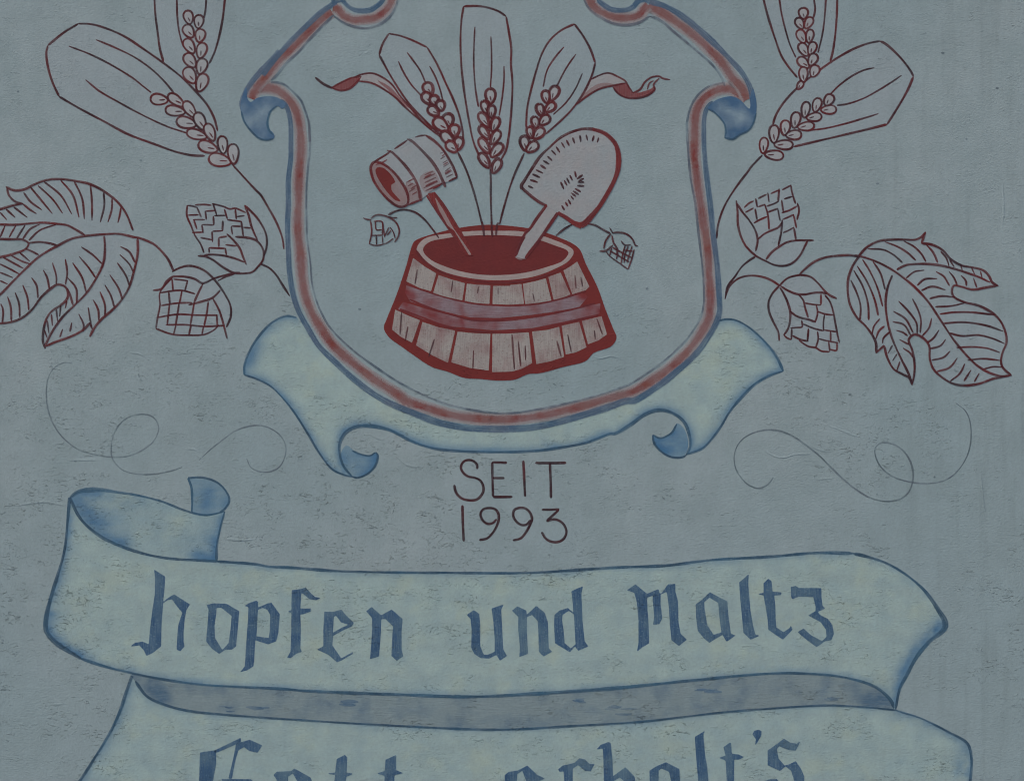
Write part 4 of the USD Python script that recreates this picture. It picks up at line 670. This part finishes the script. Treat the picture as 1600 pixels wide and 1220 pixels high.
motto('blue blackletter word Maltz, last on the upper banner', (1150, 950), [
    'V4 120,315 200,260 310,350 420,305 430,345 450,345 510,260 580,255 580,330 605,420 610,620 630,730 690,785 615,845 545,790 530,650 520,480 500,330 440,355 440,450 455,580 430,635 370,645 380,560 365,400 370,365 310,385 315,500 325,640 330,820 270,855 215,900 230,820 230,600 215,430 190,340',
    'V4 775,450 830,410 910,335 1000,385 1075,420 1085,550 1110,730 1155,745 1070,805 1030,740 960,780 905,815 850,770 795,700 780,580 -hole- 855,430 905,385 990,435 1000,560 1020,715 945,740 885,650 860,500',
    'V4 1190,240 1240,200 1280,160 1275,260 1295,500 1320,650 1345,740 1390,745 1300,785 1230,720 1220,600 1200,400',
    'V5 385,250 430,205 460,230 470,330 555,335 550,360 485,365 495,450 500,600 505,670 575,715 640,670 635,630 660,690 570,785 500,740 430,690 425,600 400,450 385,365 330,352 385,340',
    'V5 645,285 690,275 720,295 935,295 935,380 945,460 970,490 900,520 920,550 1000,590 1040,650 1055,730 1030,790 970,800 890,855 800,790 710,715 765,680 830,740 940,800 985,760 980,690 930,620 810,555 880,515 880,470 860,380 720,375 660,400 648,380'])
motto('blue blackletter word Gott, first on the lower banner, cut by the bottom edge', (460, 1200), [
    'W1 130,300 230,285 230,370 210,480 215,600 150,640 110,600 125,480 & W1 215,290 385,208 385,235 230,302 & W1 355,245 440,220 518,255 490,300 440,290 405,265 370,285 350,350 328,465 308,462 340,330 & W1 265,465 450,467 470,490 470,620 400,660 380,600 390,500 275,487',
    'W1 590,440 610,420 700,415 720,400 820,455 830,480 830,620 730,680 620,620 610,470 -hole- 680,450 710,430 740,480 760,590 720,640 680,590',
    'W1 985,340 1035,315 1050,330 1045,425 1090,432 1045,450 1040,480 1045,600 1090,640 1040,690 970,620 970,480 975,440 920,430 975,425',
    'W1 1290,345 1355,315 1355,410 1400,428 1345,440 1340,600 1390,640 1340,690 1275,620 1285,445 1235,430 1285,415'])
motto('blue blackletter word erhalt\'s, last on the lower banner, cut by the bottom edge', (1010, 1200), [
    'W2 165,630 200,600 280,590 365,545 450,625 520,660 450,690 300,790 310,850 400,940 330,990 200,900 165,850 -hole- 275,620 320,590 340,640 360,690 290,730 270,700',
    'W2 640,580 680,545 790,520 830,480 880,490 920,530 965,530 930,595 880,590 820,540 770,570 770,690 780,900 720,980 690,940 695,690 690,595 655,600',
    'W2 985,400 1020,360 1090,335 1110,345 1125,500 1130,640 1240,560 1320,640 1330,690 1340,850 1290,980 1240,960 1250,800 1240,690 1190,650 1120,690 1125,900 1060,960 1050,690 1045,500 1040,390',
    'W3 85,590 150,550 230,515 350,575 358,690 370,900 300,960 170,940 90,850 -hole- 165,590 190,570 260,600 280,690 285,860 200,860 165,800',
    'W3 490,290 580,235 565,265 580,450 600,560 610,690 630,900 570,960 530,900 520,690 500,450',
    'W3 745,380 810,335 820,440 880,445 930,470 880,490 840,490 838,690 860,900 800,960 770,900 775,690 765,500 705,475 765,455',
    'W3 1005,265 1020,235 1060,225 1085,240 1080,280 1050,330 1025,370 1035,310',
    'W3 1140,410 1220,355 1285,305 1340,340 1400,350 1435,320 1390,410 1330,405 1240,370 1220,400 1235,480 1290,545 1330,535 1390,505 1440,580 1465,640 1465,690 1440,850 1300,950 1150,880 1100,850 1150,800 1300,880 1380,800 1380,690 1350,590 1300,550 1250,590 1190,565 1140,540 & W3 1100,690 1150,668 1220,665 1240,690 1170,720'])

# ------------------------------------------------------------------ trowel ridges of the plaster, and painted shade for its pits
class OnWall(Thing):
    def __init__(self, path, off): self.path, self.off, self.o = path, off, None
w = OnWall('/World/plaster_wall', 0.00002)
for a, b in (('P 230,648 330,650 420,648', .0011), ('P 590,38 640,45 690,70', .0013), ('P 970,625 1010,640', .0016), ('P 890,585 960,590 1000,610', .0009), ('Q 630,235 700,260 800,300', .0012), ('Q 270,375 320,405 380,418 440,400 540,395', .0010),
             ('Q 530,350 590,375 650,382', .0012), ('Q 565,545 600,538 660,536', .0011), ('Q 1498,515 1508,600 1520,740', .0010), ('N 930,850 1000,890 1060,905', .0009), ('N 1100,980 1150,1030 1210,1075 1300,1085', .0010),
             ('Z 1566,286 1568,320 1566,352', .0010), ('X8 0,280 90,275', .0010), ('X8 20,712 90,718', .0009), ('J 1380,425 1430,440 1500,425 1560,440', .0011),
             ('Z 22,790 70,784 104,790', .0009), ('T 1080,385 1150,395 1250,392', .0010), ):
    w.line(a, 'plaster_ridge', 3.0, .3, 'wallpaint', raised=b * .7, taper=(8, 8), jit=.4)
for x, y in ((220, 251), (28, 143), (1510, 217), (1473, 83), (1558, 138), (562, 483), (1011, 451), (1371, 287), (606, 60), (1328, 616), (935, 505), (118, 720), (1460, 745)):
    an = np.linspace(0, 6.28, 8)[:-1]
    w.fill(np.stack([x + 2.2 * np.cos(an) * rnd.uniform(.7, 1.4), y + 1.8 * np.sin(an)], 1), 'painted_pit_shade', 'faint', t=.3, grid=3, op=.8)  # flat dark dab painting the shade inside a small hole; nothing is hollowed
w2 = OnWall('/World/motto_banner', 0.0004)
for a, b in (('W1 165,205 215,162 300,145 370,160 430,190 520,275 700,380', .0012), ('W1 830,345 880,385 930,440', .0011)): w2.line(a, 'plaster_ridge', 3.4, .06, 'cream', raised=b * .7, taper=(8, 8), jit=.4)
w3 = OnWall('/World/motto_banner_001', 0.0007)
for a, b in (('T 290,770 340,755 390,765 440,800', .0012), ('T 590,860 680,862', .0010), ('V4 660,130 720,185 790,245', .0011), ('V3 0,320 40,345 70,365', .0010), ('U 490,465 525,463', .0016), ('V5 410,980 500,955 650,945', .0012), ('V2 1290,830 1340,820 1403,780', .0011)): w3.line(a, 'plaster_ridge', 3.2, .05, 'cream', raised=b * .7, taper=(6, 6), jit=.4)
